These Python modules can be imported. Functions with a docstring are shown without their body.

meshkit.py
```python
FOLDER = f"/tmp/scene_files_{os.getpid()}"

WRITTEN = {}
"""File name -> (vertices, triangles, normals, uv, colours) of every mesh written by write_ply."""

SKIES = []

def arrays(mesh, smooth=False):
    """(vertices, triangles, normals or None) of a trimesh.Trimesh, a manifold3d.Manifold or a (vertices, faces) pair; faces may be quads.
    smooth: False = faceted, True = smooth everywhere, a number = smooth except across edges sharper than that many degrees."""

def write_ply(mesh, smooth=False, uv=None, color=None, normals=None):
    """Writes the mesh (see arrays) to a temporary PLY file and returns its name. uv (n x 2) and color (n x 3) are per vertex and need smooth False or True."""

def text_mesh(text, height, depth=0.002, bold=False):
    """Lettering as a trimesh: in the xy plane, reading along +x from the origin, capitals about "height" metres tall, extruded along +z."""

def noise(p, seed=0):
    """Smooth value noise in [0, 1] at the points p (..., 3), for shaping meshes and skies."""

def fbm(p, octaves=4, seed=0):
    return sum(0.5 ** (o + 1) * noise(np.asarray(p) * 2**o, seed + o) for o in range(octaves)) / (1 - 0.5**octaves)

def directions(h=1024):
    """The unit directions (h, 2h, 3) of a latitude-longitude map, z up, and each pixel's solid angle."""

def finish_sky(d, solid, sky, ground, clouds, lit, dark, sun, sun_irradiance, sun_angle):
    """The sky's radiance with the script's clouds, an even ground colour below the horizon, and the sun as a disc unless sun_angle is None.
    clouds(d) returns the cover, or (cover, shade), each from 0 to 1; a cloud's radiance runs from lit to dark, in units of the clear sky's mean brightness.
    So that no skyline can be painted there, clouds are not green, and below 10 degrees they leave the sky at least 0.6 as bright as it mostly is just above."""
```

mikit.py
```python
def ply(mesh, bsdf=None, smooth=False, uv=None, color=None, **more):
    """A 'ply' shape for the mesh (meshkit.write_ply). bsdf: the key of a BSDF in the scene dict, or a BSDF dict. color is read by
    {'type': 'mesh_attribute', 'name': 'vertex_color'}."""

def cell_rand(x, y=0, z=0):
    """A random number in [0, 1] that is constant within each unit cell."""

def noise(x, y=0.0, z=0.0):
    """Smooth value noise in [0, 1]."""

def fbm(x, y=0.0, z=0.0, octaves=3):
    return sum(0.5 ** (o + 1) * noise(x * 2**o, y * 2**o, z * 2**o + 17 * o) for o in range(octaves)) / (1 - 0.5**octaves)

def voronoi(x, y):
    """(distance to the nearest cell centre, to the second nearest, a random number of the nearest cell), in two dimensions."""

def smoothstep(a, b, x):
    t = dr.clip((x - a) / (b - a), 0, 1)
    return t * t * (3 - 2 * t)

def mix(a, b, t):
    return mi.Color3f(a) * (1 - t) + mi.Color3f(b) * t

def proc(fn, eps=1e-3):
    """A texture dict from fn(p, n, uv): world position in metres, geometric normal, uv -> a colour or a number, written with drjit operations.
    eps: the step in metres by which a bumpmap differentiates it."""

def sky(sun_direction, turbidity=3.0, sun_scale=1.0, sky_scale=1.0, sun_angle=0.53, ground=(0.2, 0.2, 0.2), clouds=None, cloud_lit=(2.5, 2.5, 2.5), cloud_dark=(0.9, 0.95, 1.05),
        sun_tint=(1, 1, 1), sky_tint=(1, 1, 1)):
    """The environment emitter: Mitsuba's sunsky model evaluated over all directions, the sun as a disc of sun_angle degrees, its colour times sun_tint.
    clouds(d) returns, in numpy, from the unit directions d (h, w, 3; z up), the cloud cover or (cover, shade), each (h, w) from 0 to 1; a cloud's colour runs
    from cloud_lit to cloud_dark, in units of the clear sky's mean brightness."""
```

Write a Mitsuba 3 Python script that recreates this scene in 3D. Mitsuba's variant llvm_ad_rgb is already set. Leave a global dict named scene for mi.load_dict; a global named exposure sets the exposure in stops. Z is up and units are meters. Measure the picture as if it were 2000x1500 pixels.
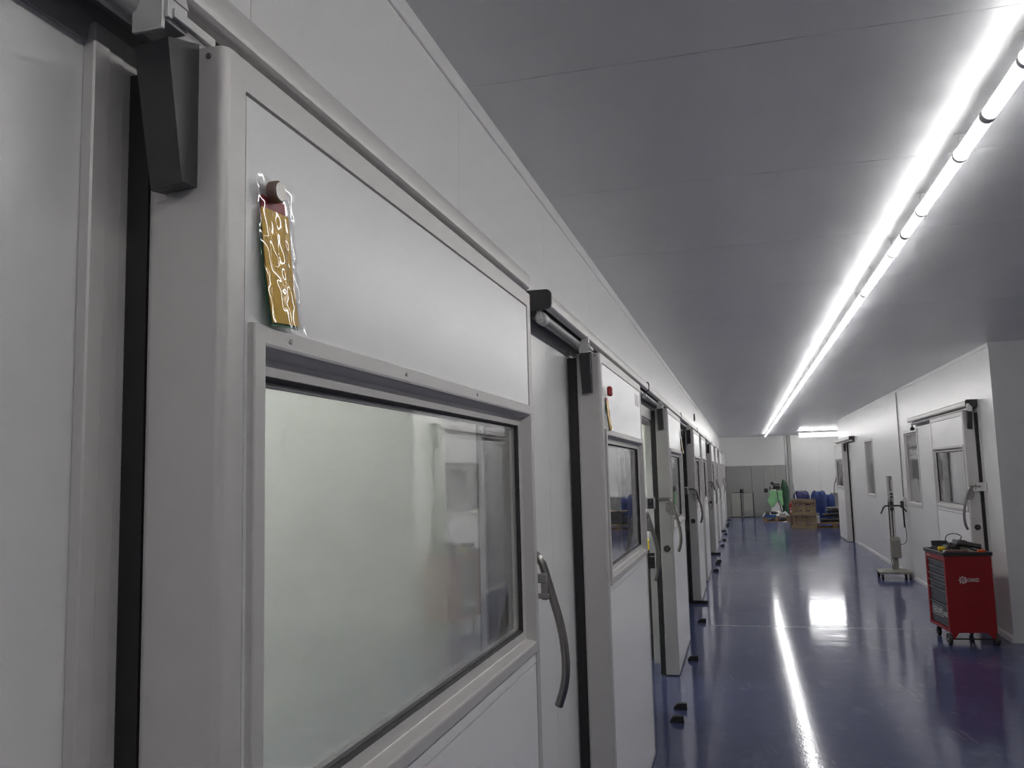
import math, random
import numpy as np
import trimesh
import shapely.geometry as sg
from shapely import affinity
import drjit as dr
import mitsuba as mi
import mikit, meshkit

# ------------------------------------------------------------------ camera, lights, exposure
T = mi.ScalarTransform4f
random.seed(7)
rng = np.random.default_rng(7)
exposure = 0.0
CAM_H, YAW, PITCH, ROLL, FOCAL = 1.9, 0.26339, 0.10883, -0.0263, 1640.0
cy_, sy_ = math.cos(YAW), math.sin(YAW)
_f = np.array([-sy_ * math.cos(PITCH), cy_ * math.cos(PITCH), math.sin(PITCH)])
_r = np.array([cy_, sy_, 0.0])
_u = -_r * math.sin(ROLL) + np.cross(_r, _f) * math.cos(ROLL)
scene, labels = {}, {}
scene['camera'] = {'type': 'perspective', 'fov': math.degrees(2 * math.atan(1000 / FOCAL)), 'fov_axis': 'x', 'near_clip': 0.02, 'far_clip': 200.0,
                   'to_world': T().look_at(origin=[0, 0, CAM_H], target=[float(v) for v in np.array([0, 0, CAM_H]) + _f], up=[float(v) for v in _u])}
TUBE_L = (25.5, 25.1, 24.5)        # radiance of the corridor tubes
ROOM_L = (96.0, 98.0, 88.0)           # tubes in the two lit rooms
END_L = (38.0, 38.0, 37.0)         # the cross lamp in the far bay and the added one beside it
LAMP_FIRST, LAMP_PITCH, LAMP_N = 0.055 - 3 * 1.585, 1.585, 24

# ------------------------------------------------------------------ materials
def rgb(*c): return {'type': 'rgb', 'value': list(c)}
def pb(color, rough=0.5, metal=0.0, spec=0.5, **k):
    return {'type': 'twosided', 'bsdf': {'type': 'principled', 'base_color': color if isinstance(color, dict) else rgb(*color), 'roughness': rough, 'metallic': metal, 'specular': spec, **k}}
def mat(name, d): scene['mat_' + name] = d
def N(x, y=0, z=0, o=3): return mikit.fbm(x, y, z, o)

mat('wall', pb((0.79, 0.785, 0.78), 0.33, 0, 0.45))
mat('wall_b', pb((0.69, 0.69, 0.69), 0.33, 0, 0.45))  # same white panels, darkened to stand in for weaker light on the right
mat('infill', pb((0.83, 0.83, 0.83), 0.32, 0, 0.45))
mat('ceiling', pb((0.70, 0.70, 0.71), 0.34, 0, 0.5))
mat('inner', pb((0.80, 0.81, 0.77), 0.5, 0, 0.4))
mat('alu', pb((0.57, 0.555, 0.545), 0.42, 0.15, 0.5))
mat('alu_dark', pb((0.30, 0.295, 0.30), 0.45, 0.3, 0.5))
mat('alu_bright', pb((0.62, 0.62, 0.61), 0.35, 0.15, 0.5))
mat('steel', pb((0.27, 0.26, 0.25), 0.27, 0.9, 0.5))
mat('rubber', pb((0.014, 0.014, 0.016), 0.55, 0, 0.4))
mat('black', pb((0.018, 0.018, 0.021), 0.38, 0, 0.45))
mat('glass', {'type': 'thindielectric', 'int_ior': 1.52})
mat('film', {'type': 'thindielectric', 'int_ior': 1.56})
mat('grey_clad', pb((0.30, 0.305, 0.295), 0.45))
mat('pale_panel', pb((0.42, 0.42, 0.39), 0.4))
mat('white_plastic', pb((0.75, 0.75, 0.73), 0.35))
mat('red', pb((0.23, 0.008, 0.010), 0.36, 0, 0.5))
mat('drawer', pb((0.055, 0.062, 0.072), 0.42, 0, 0.5))
mat('lip', pb((0.16, 0.165, 0.165), 0.4, 0.3, 0.5))
mat('letter', pb((0.62, 0.62, 0.60), 0.5))
mat('dark_hole', pb((0.03, 0.006, 0.006), 0.8))
mat('blue_drum', pb((0.006, 0.022, 0.115), 0.38, 0, 0.5))
mat('violet_drum', pb((0.012, 0.012, 0.075), 0.4, 0, 0.5))
mat('yellow', pb((0.75, 0.52, 0.02), 0.4))
mat('card_yellow', pb((0.60, 0.36, 0.012), 0.5))
mat('card_red', pb((0.33, 0.028, 0.032), 0.5))
mat('card_green', pb((0.03, 0.16, 0.06), 0.5))
mat('orange', pb((0.65, 0.10, 0.02), 0.4))
mat('brown', pb((0.12, 0.07, 0.055), 0.45))
mat('tool_grey', pb((0.030, 0.027, 0.028), 0.4))
mat('rag', pb((0.36, 0.35, 0.30), 0.9, 0, 0.1))
mat('beige_metal', pb((0.235, 0.23, 0.20), 0.45, 0.1, 0.5))
mat('grey_box', pb((0.20, 0.205, 0.205), 0.5))
mat('green_film', pb((0.20, 0.43, 0.21), 0.3, 0, 0.5))
mat('green_net', pb((0.012, 0.045, 0.025), 0.6))
mat('blue_tray', pb((0.02, 0.08, 0.28), 0.4))
mat('cardboard', pb((0.52, 0.37, 0.19), 0.7))
mat('hose', pb((0.012, 0.012, 0.013), 0.3, 0, 0.5))
mat('hose_grey', pb((0.25, 0.25, 0.25), 0.4))

def wood_fn(p, n, uv):
    g = N(p.x * 3.0 + p.z * 5, p.y * 3.0, p.z * 24.0, 3)
    return mikit.mix((0.18, 0.125, 0.075), (0.36, 0.28, 0.19), g)
mat('wood', pb(mikit.proc(wood_fn), 0.75, 0, 0.2))
def wood2_fn(p, n, uv):
    g = N(p.x * 4.0 + 9, p.y * 4.0, p.z * 30.0, 3)
    return mikit.mix((0.16, 0.10, 0.055), (0.34, 0.24, 0.14), g)
mat('wood_dark', pb(mikit.proc(wood2_fn), 0.8, 0, 0.2))

def floor_color(p, n, uv):
    blot = N(p.x * 1.1, p.y * 0.7, 3.0, 4)
    fine = N(p.x * 14.0, p.y * 14.0, 7.0, 3)
    c = mikit.mix((0.033, 0.041, 0.098), (0.045, 0.054, 0.118), mikit.smoothstep(0.3, 0.7, blot * 0.75 + fine * 0.25))
    dust = mikit.smoothstep(0.66, 0.80, N(p.x * 5.0, p.y * 2.2, 11.0, 4))
    scratch = mikit.smoothstep(0.80, 0.88, mikit.noise(p.x * 40.0 + p.y * 8.0, p.y * 6.0, 2.0)) * mikit.smoothstep(0.6, 0.75, N(p.x * 1.7, p.y * 1.7, 21.0, 2))
    return mikit.mix(c, (0.16, 0.165, 0.19), dr.minimum(dust * 0.13 + scratch * 0.30, 1.0))
def floor_bump(k, amp):
    def fn(p, n, uv):
        return (N(p.x * k, p.y * k, 1.0, 2) - 0.5) * amp + (N(p.x * 1.1, p.y * 9.0, 9.0, 2) - 0.5) * 0.0008 + (N(p.x * 1.9, p.y * 1.9, 5.0, 2) - 0.5) * 0.0010
    return fn
def floor_mat(k, amp, rough, eps):
    return {'type': 'twosided', 'bsdf': {'type': 'bumpmap', 'arbitrary': mikit.proc(floor_bump(k, amp), eps=eps), 'scale': 1.0,
            'bsdf': {'type': 'principled', 'base_color': mikit.proc(floor_color), 'roughness': rough, 'specular': 0.45}}}
mat('floor_near', floor_mat(75.0, 0.00026, 0.105, 0.003))
mat('floor_far', floor_mat(30.0, 0.00006, 0.11, 0.004))

# ------------------------------------------------------------------ mesh helpers
def tm(v, f): return trimesh.Trimesh(np.asarray(v, float), np.asarray(f, int), process=False)
def cat(*ms):
    ms = [m for q in ms for m in (q if isinstance(q, (list, tuple)) else [q])]
    return trimesh.util.concatenate(ms)
def box(x0, x1, y0, y1, z0, z1, c=0.0):
    if c <= 0:
        b = trimesh.creation.box((x1 - x0, y1 - y0, z1 - z0)); b.apply_translation(((x0 + x1) / 2, (y0 + y1) / 2, (z0 + z1) / 2)); return b
    X, Y, Z = (x0, x1), (y0, y1), (z0, z1); pts = []
    for i in (0, 1):
        for j in (0, 1):
            for k in (0, 1):
                sx, sy, sz = (c, -c)[i], (c, -c)[j], (c, -c)[k]
                pts += [(X[i], Y[j] + sy, Z[k] + sz), (X[i] + sx, Y[j], Z[k] + sz), (X[i] + sx, Y[j] + sy, Z[k])]
    return trimesh.convex.convex_hull(np.array(pts))
def hull(pts): return trimesh.convex.convex_hull(np.array(pts, float))
def xf(m, R=None, t=(0, 0, 0)):
    m = m.copy()
    if R is not None: m.vertices = m.vertices @ np.asarray(R).T
    m.vertices = m.vertices + np.asarray(t, float); return m
def rot(axis, deg):
    return trimesh.transformations.rotation_matrix(math.radians(deg), axis)[:3, :3]
def ext(poly, lo, hi, axis):
    """Extrude a 2D polygon along an axis: 'x' takes (y,z), 'y' takes (x,z), 'z' takes (x,y)."""
    if not hasattr(poly, 'exterior'): poly = sg.Polygon(poly)
    m = trimesh.creation.extrude_polygon(poly, hi - lo, engine='earcut'); v = np.array(m.vertices); v[:, 2] += lo
    if axis == 'x': m.vertices = v[:, [2, 0, 1]]
    elif axis == 'y':
        m.vertices = np.stack([v[:, 0], v[:, 2], v[:, 1]], 1); m.faces = m.faces[:, ::-1]
    else: m.vertices = v
    return m
def rrect(x0, x1, y0, y1, r, n=4): return sg.box(x0 + r, y0 + r, x1 - r, y1 - r).buffer(r, quad_segs=n)
def smooth_path(pts, n=6, closed=False):
    p = np.array(pts, float); out = []; m = len(p)
    for i in range(m if closed else m - 1):
        g = (lambda k: p[k % m]) if closed else (lambda k: p[min(max(k, 0), m - 1)])
        a, b, c, d = g(i - 1), g(i), g(i + 1), g(i + 2)
        for t in np.arange(n) / n:
            out.append(0.5 * (2 * b + (c - a) * t + (2 * a - 5 * b + 4 * c - d) * t * t + (3 * b - 3 * c + d - a) * t ** 3))
    if not closed: out.append(p[-1])
    return np.array(out)
def tube(pts, r, sides=10, closed=False, cap=True):
    p = np.asarray(pts, float); n = len(p)
    t = (np.roll(p, -1, 0) - np.roll(p, 1, 0)) if closed else np.gradient(p, axis=0)
    t /= np.linalg.norm(t, axis=1, keepdims=True) + 1e-12
    a = np.cross(t[0], [0, 0, 1.0] if abs(t[0][2]) < 0.9 else [1.0, 0, 0]); a /= np.linalg.norm(a); A = [a]
    for i in range(1, n):
        a = A[-1] - t[i] * (A[-1] @ t[i]); A.append(a / np.linalg.norm(a))
    A = np.array(A); B = np.cross(t, A); an = np.arange(sides) * 2 * np.pi / sides
    rr = np.broadcast_to(r, (n,))[:, None, None]
    v = (p[:, None] + rr * (np.cos(an)[None, :, None] * A[:, None] + np.sin(an)[None, :, None] * B[:, None])).reshape(-1, 3)
    f = []
    for i in range(n if closed else n - 1):
        j = (i + 1) % n
        for k in range(sides):
            l = (k + 1) % sides; f += [(i * sides + k, i * sides + l, j * sides + l), (i * sides + k, j * sides + l, j * sides + k)]
    if cap and not closed:
        v = np.vstack([v, p[:1], p[-1:]])
        for k in range(sides):
            l = (k + 1) % sides; f += [(n * sides, l, k), (n * sides + 1, (n - 1) * sides + k, (n - 1) * sides + l)]
    return tm(v, f)
def lathe(profile, n=24):
    """Revolve (r, z) about z."""
    pr = np.array(profile, float); m = len(pr); an = np.arange(n) * 2 * np.pi / n
    v = np.stack([pr[:, None, 0] * np.cos(an), pr[:, None, 0] * np.sin(an), np.broadcast_to(pr[:, None, 1], (m, n))], -1).reshape(-1, 3); f = []
    for i in range(m - 1):
        for k in range(n):
            l = (k + 1) % n; f += [(i * n + k, i * n + l, (i + 1) * n + l), (i * n + k, (i + 1) * n + l, (i + 1) * n + k)]
    me = tm(v, f); me.update_faces(me.area_faces > 1e-12); return me
def disc(r, h, n=20, c=0.0):
    return lathe([(0, 0), (r - c, 0), (r, c), (r, h - c), (r - c, h), (0, h)] if c else [(0, 0), (r, 0), (r, h), (0, h)], n)
RX, RY = rot([0, 1, 0], 90), rot([1, 0, 0], -90)        # z axis -> x, z axis -> y
def sheet(nu, nv, fn):
    u, v = np.meshgrid(np.linspace(0, 1, nu), np.linspace(0, 1, nv), indexing='ij')
    p = fn(u, v); i, j = np.meshgrid(np.arange(nu - 1), np.arange(nv - 1), indexing='ij'); a = (i * nv + j).ravel()
    return tm(p.reshape(-1, 3), np.vstack([np.stack([a, a + nv, a + nv + 1], 1), np.stack([a, a + nv + 1, a + 1], 1)]))

def put(key, mesh, m, smooth=False, label=None, **k):
    """One scene entry; a key that is taken gets the next three-digit number (the last path element is numbered)."""
    base, i = key, 0
    while key in scene: i += 1; key = f'{base}_{i:03d}'
    scene[key] = dict(mesh) if isinstance(mesh, dict) else mikit.ply(mesh, 'mat_' + m, smooth, **k)
    if label: labels[key] = {'label': label}
    return key
def name(base):
    key, i = base, 0
    while key in labels: i += 1; key = f'{base}_{i:03d}'
    return key
def tag(key, label, cat, group=None, kind=None):
    labels[key] = {'label': label, 'category': cat}
    if group: labels[key]['group'] = group
    if kind: labels[key]['kind'] = kind
def thing(base, label, cat, group=None, kind=None):
    k = name(base); tag(k, label, cat, group, kind); return k
def moved(d, M): return {**d, 'to_world': M}

# ------------------------------------------------------------------ the setting
XL, XR, ZC, YB, Y0 = -0.84, 2.68, 3.223, 35.5, -5.0        # left wall, right wall, ceiling, back wall, wall behind the camera
YR0, YR1, XW = 10.2, 25.5, 6.8                              # right block from y 10.2 to 25.5; far right side
SEAM = 10.9
def struct(key, label, cat='structure'): tag(key, label, cat, kind='structure')

struct('floor', 'glossy blue epoxy floor of the corridor', 'floor')
put('floor__slab', box(-5.2, XW + 0.1, Y0 - 0.1, SEAM - 0.003, -0.1, 0.0), 'floor_near')
put('floor__slab', box(-5.2, XW + 0.1, SEAM + 0.003, YB + 0.1, -0.1, 0.0), 'floor_far')
put('floor__joint', box(-0.55, 2.4, SEAM - 0.006, SEAM + 0.006, -0.05, 0.0008), 'letter', label='pale joint line across the floor')

struct('ceiling', 'white sandwich panel ceiling above the corridor', 'ceiling')
put('ceiling__core', box(XL - 0.1, XW + 0.1, Y0 - 0.1, YB + 0.1, ZC + 0.012, ZC + 0.1), 'ceiling')
k0 = int((Y0 - 3.83) / 1.21) - 1
for i in range(k0, 30):
    a, b = max(Y0, 3.83 + i * 1.21) + 0.0015, min(YB, 3.83 + (i + 1) * 1.21) - 0.0015
    if b - a > 0.05: put('ceiling__panel', box(XL - 0.02, XW, a, b, ZC, ZC + 0.012, 0.002), 'ceiling')

# doors of the left wall: near edge y, handle side, lock, opening
DOORS = [(0.975, 'far', False, (1.07, 2.66)), (4.19, 'far', False, (4.30, 5.86)), (8.19, 'near', True, (7.10, 8.72)), (12.65, 'near', True, (11.6, 13.2)),
         (15.1, 'far', False, (15.2, 16.76)), (20.0, 'near', True, (18.95, 20.6)), (23.35, 'near', False, (23.45, 25.0)), (27.4, 'far', False, (27.5, 29.06)),
         (29.75, 'near', False, (29.85, 31.4)), (32.8, 'near', False, (32.9, 34.46))]
ZO = 2.40
struct('wall_left', 'white panel wall with a row of sliding doors', 'wall')
def wall_panels(key, x, sgn, y0, y1, seam0, pitch, holes, ztop=ZC, thick=0.10, cuts=()):
    """Panels along y whose room face lies at x; the body goes towards -sgn. Holes are (y0, y1, z0, z1)."""
    H = [sg.box(a, c, b, d) for a, b, c, d in holes]
    s = seam0
    while s > y0: s -= pitch
    while s < y1 - 1e-6:
        a, b = max(s, y0), min(s + pitch, y1)
        zs = [0.0] + [z for (ya, yb, z) in cuts if a >= ya - 0.6 and b <= yb + 0.6] + [ztop]
        for z0, z1 in zip(zs[:-1], zs[1:]):
            if b - a < 0.02: continue
            poly = sg.box(a + 0.0012, z0 + (0.001 if z0 else 0), b - 0.0012, z1 - 0.001)
            for h in H: poly = poly.difference(h)
            for g in getattr(poly, 'geoms', [poly]):
                if g.area < 1e-3: continue
                lo, hi = (x - thick, x) if sgn > 0 else (x, x + thick)
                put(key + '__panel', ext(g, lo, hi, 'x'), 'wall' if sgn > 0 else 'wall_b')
        s += pitch
openL = [(o[0], o[1], 0.0, ZO) for *_, o in DOORS]
wall_panels('wall_left', XL, 1, Y0, YB, 3.73, 1.21, openL)
struct('trim_1', 'white cornice strip between the left wall and the ceiling', 'trim')
scene['trim_1'] = mikit.ply(box(XL - 0.02, XL + 0.008, Y0, YB, ZC - 0.062, ZC, 0.003), 'mat_wall')

struct('wall_right', 'white panel wall with two windows and two sliding doors', 'wall')
WIN = [(14.42, 15.49, 1.275, 2.435), (19.15, 20.24, 1.285, 2.445)]
RDOORS = [(10.80, 'near', True, (10.92, 12.46)), (23.15, 'far', False, (23.27, 24.8))]
holesR = [(a, b, c, d) for a, b, c, d in WIN] + [(o[0], o[1], 0.0, ZO) for *_, o in RDOORS]
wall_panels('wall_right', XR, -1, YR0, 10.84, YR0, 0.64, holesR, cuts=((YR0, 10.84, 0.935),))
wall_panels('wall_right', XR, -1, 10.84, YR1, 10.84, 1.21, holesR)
struct('baseboard_right', 'white plastic skirting along the right wall', 'baseboard')
spans = []
y = YR0
for *_, o in RDOORS: spans.append((y, o[0] - 0.17)); y = o[1] + 0.17
spans.append((y, YR1))
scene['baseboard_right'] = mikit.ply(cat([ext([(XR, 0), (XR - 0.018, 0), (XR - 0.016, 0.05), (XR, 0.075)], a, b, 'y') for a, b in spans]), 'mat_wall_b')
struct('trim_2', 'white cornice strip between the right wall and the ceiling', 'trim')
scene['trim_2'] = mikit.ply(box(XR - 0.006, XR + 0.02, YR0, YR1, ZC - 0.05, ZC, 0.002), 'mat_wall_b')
struct('wall_return', 'grey shaded end wall at the corner beside the trolley', 'wall')
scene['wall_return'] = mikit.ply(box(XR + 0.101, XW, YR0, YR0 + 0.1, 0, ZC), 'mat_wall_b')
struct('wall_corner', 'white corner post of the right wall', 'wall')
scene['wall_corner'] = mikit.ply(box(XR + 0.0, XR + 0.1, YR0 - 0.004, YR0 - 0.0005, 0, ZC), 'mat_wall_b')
struct('wall_side', 'side wall of the storage bay', 'wall')
scene['wall_side'] = mikit.ply(box(XW, XW + 0.1, Y0, YB, 0, ZC), 'mat_wall')
struct('wall_end', 'end wall of the right rooms facing the storage bay', 'wall')
scene['wall_end'] = mikit.ply(box(XR + 0.101, XW, YR1 - 0.1, YR1, 0, ZC), 'mat_wall')
struct('wall_front', 'white wall behind the camera', 'wall')
scene['wall_front'] = mikit.ply(box(XL - 0.1, XW + 0.1, Y0 - 0.1, Y0, 0, ZC), 'mat_wall')
struct('wall_back', 'white end wall of the corridor', 'wall')
for a, b in ((XL, 1.75), (1.75, 2.96), (2.96, 4.17), (4.17, 5.38), (5.38, XW)):
    put('wall_back__panel', box(a + 0.001, b - 0.001, YB, YB + 0.1, 0, ZC, 0.002), 'wall')
struct('wall_column', 'grey steel column against the end wall', 'column')
put('wall_column__post', box(1.79, 1.92, 35.30, 35.5, 0, ZC, 0.004), 'grey_clad')
put('wall_column__cover', box(1.70, 1.785, 35.42, 35.5, 0, ZC, 0.004), 'wall')

# rooms behind the left wall
struct('wall_room', 'pale inner walls of the rooms behind the doors', 'wall')
put('wall_room__rear', box(-4.7, -4.6, Y0, YB, 0, 2.95), 'inner')
for y in (3.42, 6.55, 10.55, 14.4, 17.9, 22.4, 26.3):
    put('wall_room__partition', box(-4.6, XL - 0.102, y, y + 0.1, 0, 2.95), 'inner')
put('wall_room__partition', box(-4.6, XL - 0.102, -2.1, -2.0, 0, 2.95), 'inner')
put('wall_room__soffit', box(-4.7, XL - 0.102, Y0, YB, 2.95, 3.0), 'inner')
# room behind the right wall
put('wall_room__block', box(XR + 0.102, XW, 17.2, 17.3, 0, 3.2), 'inner')

# ------------------------------------------------------------------ door frames, rails, doors
def mirror(m):
    m = m.copy(); v = np.array(m.vertices); v[:, 0] *= -1; m.vertices = v; m.faces = m.faces[:, ::-1]; return m
DW, DZ, DT = 1.76, 2.51, 0.126
def ring_loft(rings):
    """rings: list of (s0, s1, z0, z1, d) rectangles joined in order."""
    v, f = [], []
    for s0, s1, z0, z1, d in rings: v += [(d, s0, z0), (d, s1, z0), (d, s1, z1), (d, s0, z1)]
    for i in range(len(rings) - 1):
        for k in range(4):
            a, b, c, e = i * 4 + k, i * 4 + (k + 1) % 4, (i + 1) * 4 + (k + 1) % 4, (i + 1) * 4 + k
            f += [(a, b, c), (a, c, e)]
    return tm(v, f)
WO = (0.062, 1.705, 1.346, 2.126)                           # outer edge of the window frame in the door
def winset(i, d): return (WO[0] + i, WO[1] - i, WO[2] + i, WO[3] - i, d)
def flat_ring(s0, s1, z0, z1, w, d0, d1):
    return ext(sg.box(s0, z0, s1, z1).difference(sg.box(s0 + w, z0 + w, s1 - w, z1 - w)), d0, d1, 'x')

def door_meshes():
    M = {}
    # aluminium perimeter: rounded slab with a rectangular hole
    prof = sg.Polygon([(0, 0), (0, DW), (DT, DW), (DT, 0)]).buffer(-0.014).buffer(0.014, quad_segs=5)
    st0, st1, zt, zb = 0.050, 0.056, 0.046, 0.03
    near = prof.intersection(sg.box(-1, -1, 1, st0)); far = prof.intersection(sg.box(-1, DW - st1, 1, 3))
    bar = lambda z0, z1: box(0.0, DT, st0, DW - st1, z0, z1)
    M['frame'] = (cat(ext(near, 0.012, DZ, 'z'), ext(far, 0.012, DZ, 'z'), box(0, DT, st0, DW - st1, DZ - zt, DZ), box(0, DT, st0, DW - st1, 0.012, 0.012 + zb)), 'alu', 25)
    hole = sg.box(WO[0] + 0.030, WO[2] + 0.012, WO[1] - 0.030, WO[3] - 0.030)
    g = 0.0045
    up = sg.box(st0 + g, 1.308, DW - st1 - g, DZ - zt - g).difference(hole)
    lo = sg.box(st0 + g, 0.012 + zb + g, DW - st1 - g, 1.3035)
    M['infill_panel'] = (ext(up, DT - 0.014, DT - 0.002, 'x'), 'infill', False)
    M['infill_panel_001'] = (ext(lo, DT - 0.014, DT - 0.002, 'x'), 'infill', False)
    M['core'] = (ext(sg.box(st0, 0.045, DW - st1, DZ - zt).difference(hole), 0.006, DT - 0.0145, 'x'), 'rubber', False)
    pr = [(0, DT - 0.003), (0, DT + 0.008), (0.002, DT + 0.010), (0.026, DT + 0.010), (0.030, DT + 0.0088), (0.0325, DT + 0.005), (0.0345, DT - 0.002), (0.040, DT - 0.0205), (0.042, DT - 0.0225), (0.0655, DT - 0.0255), (0.0658, DT - 0.034)]
    M['window_frame'] = (ring_loft([winset(i, d) for i, d in pr]), 'alu', 16)
    M['glazing_gasket'] = (ring_loft([winset(0.0656, DT - 0.0257), winset(0.067, DT - 0.025), winset(0.071, DT - 0.0278), winset(0.073, DT - 0.0305), winset(0.073, DT - 0.0355), winset(0.0656, DT - 0.0355)]), 'rubber', False)
    M['glazing_spacer'] = (ring_loft([winset(0.072, DT - 0.0375), winset(0.079, DT - 0.0375), winset(0.079, DT - 0.0525), winset(0.072, DT - 0.0525)]), 'alu_dark', False)
    def pane(d):
        s0, s1, z0, z1, _ = winset(0.0735, 0); return tm([(d, s0, z0), (d, s1, z0), (d, s1, z1), (d, s0, z1)], [(0, 1, 2), (0, 2, 3)])
    M['glass_pane'] = (pane(DT - 0.036), 'glass', False)
    M['glass_pane_001'] = (pane(DT - 0.054), 'glass', False)
    M['seal'] = (ext(sg.box(0.004, 0.012, DW - 0.004, DZ - 0.02).difference(sg.box(0.06, 0.0, DW - 0.06, DZ - 0.08)), -0.044, 0.0, 'x'), 'rubber', False)
    # roller carrier at the near top corner: black wedge cover, aluminium block, bar
    xa, xb = 0.030, 0.083
    M['carrier_cover'] = (hull([(xa, -0.067, 2.488), (xb, -0.067, 2.494), (xb, -0.033, 2.306), (0.034, -0.033, 2.298), (xa, 0.0, 2.512), (xb, 0.0, 2.517), (xb, 0.0, 2.308), (0.031, 0.0, 2.304)]), 'black', False)
    M['carrier_block'] = (cat(box(0.032, 0.080, -0.075, -0.069, 2.503, 2.560, 0.001), box(0.034, 0.079, -0.069, -0.02, 2.519, 2.556, 0.002), hull([(0.036, -0.066, 2.556), (0.080, -0.066, 2.556), (0.05, -0.02, 2.556), (0.080, -0.02, 2.556), (0.055, -0.045, 2.598), (0.075, -0.045, 2.598), (0.055, -0.03, 2.598), (0.075, -0.03, 2.598)])), 'alu_bright', False)
    M['carrier_bar'] = (cat(box(0.081, 0.089, -0.060, 0.03, 2.524, 2.538, 0.001), box(0.080, 0.086, -0.071, -0.062, 2.520, 2.556, 0.001)), 'alu_bright', False)
    M['screw'] = (xf(disc(0.0045, 0.003, 10, 0.001), rot([1, 0, 0], 90), (0.099, 0.0005, 2.497)), 'steel', False)
    for tagname, y0, sg_ in (('near', 0.0, -1), ('far', DW, 1)):
        yo = y0 + sg_ * 0.036
        path = smooth_path([(0.004, yo, 1.640), (0.05, yo, 1.641), (0.088, yo, 1.640), (0.112, yo, 1.632), (0.128, yo, 1.612), (0.138, yo, 1.585), (0.162, yo, 1.50), (0.184, yo, 1.42), (0.197, yo, 1.34), (0.200, yo, 1.27), (0.192, yo, 1.21), (0.172, yo, 1.15)], 5)
        M['handle_' + tagname] = (tube(path, 0.0138, 14), 'steel', 40)
        plate = rrect(0.070, 0.108, 1.515, 1.607, 0.018, 6)
        pl = ext(plate, 0.0, 0.014, 'y')
        if sg_ < 0: pl = xf(pl, None, (0, -0.0145, 0))
        else: pl = xf(pl, None, (0, DW + 0.0005, 0))
        M['escutcheon_' + tagname] = (pl, 'steel', 30)
        sc = [xf(disc(0.0055, 0.003, 8), rot([1, 0, 0], 90 if sg_ < 0 else -90), (dx, y0 + sg_ * 0.0147, z)) for dx in (0.080, 0.098) for z in (1.537, 1.585)]
        M['escutcheon_screws_' + tagname] = (cat(sc), 'alu_bright', False)
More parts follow.
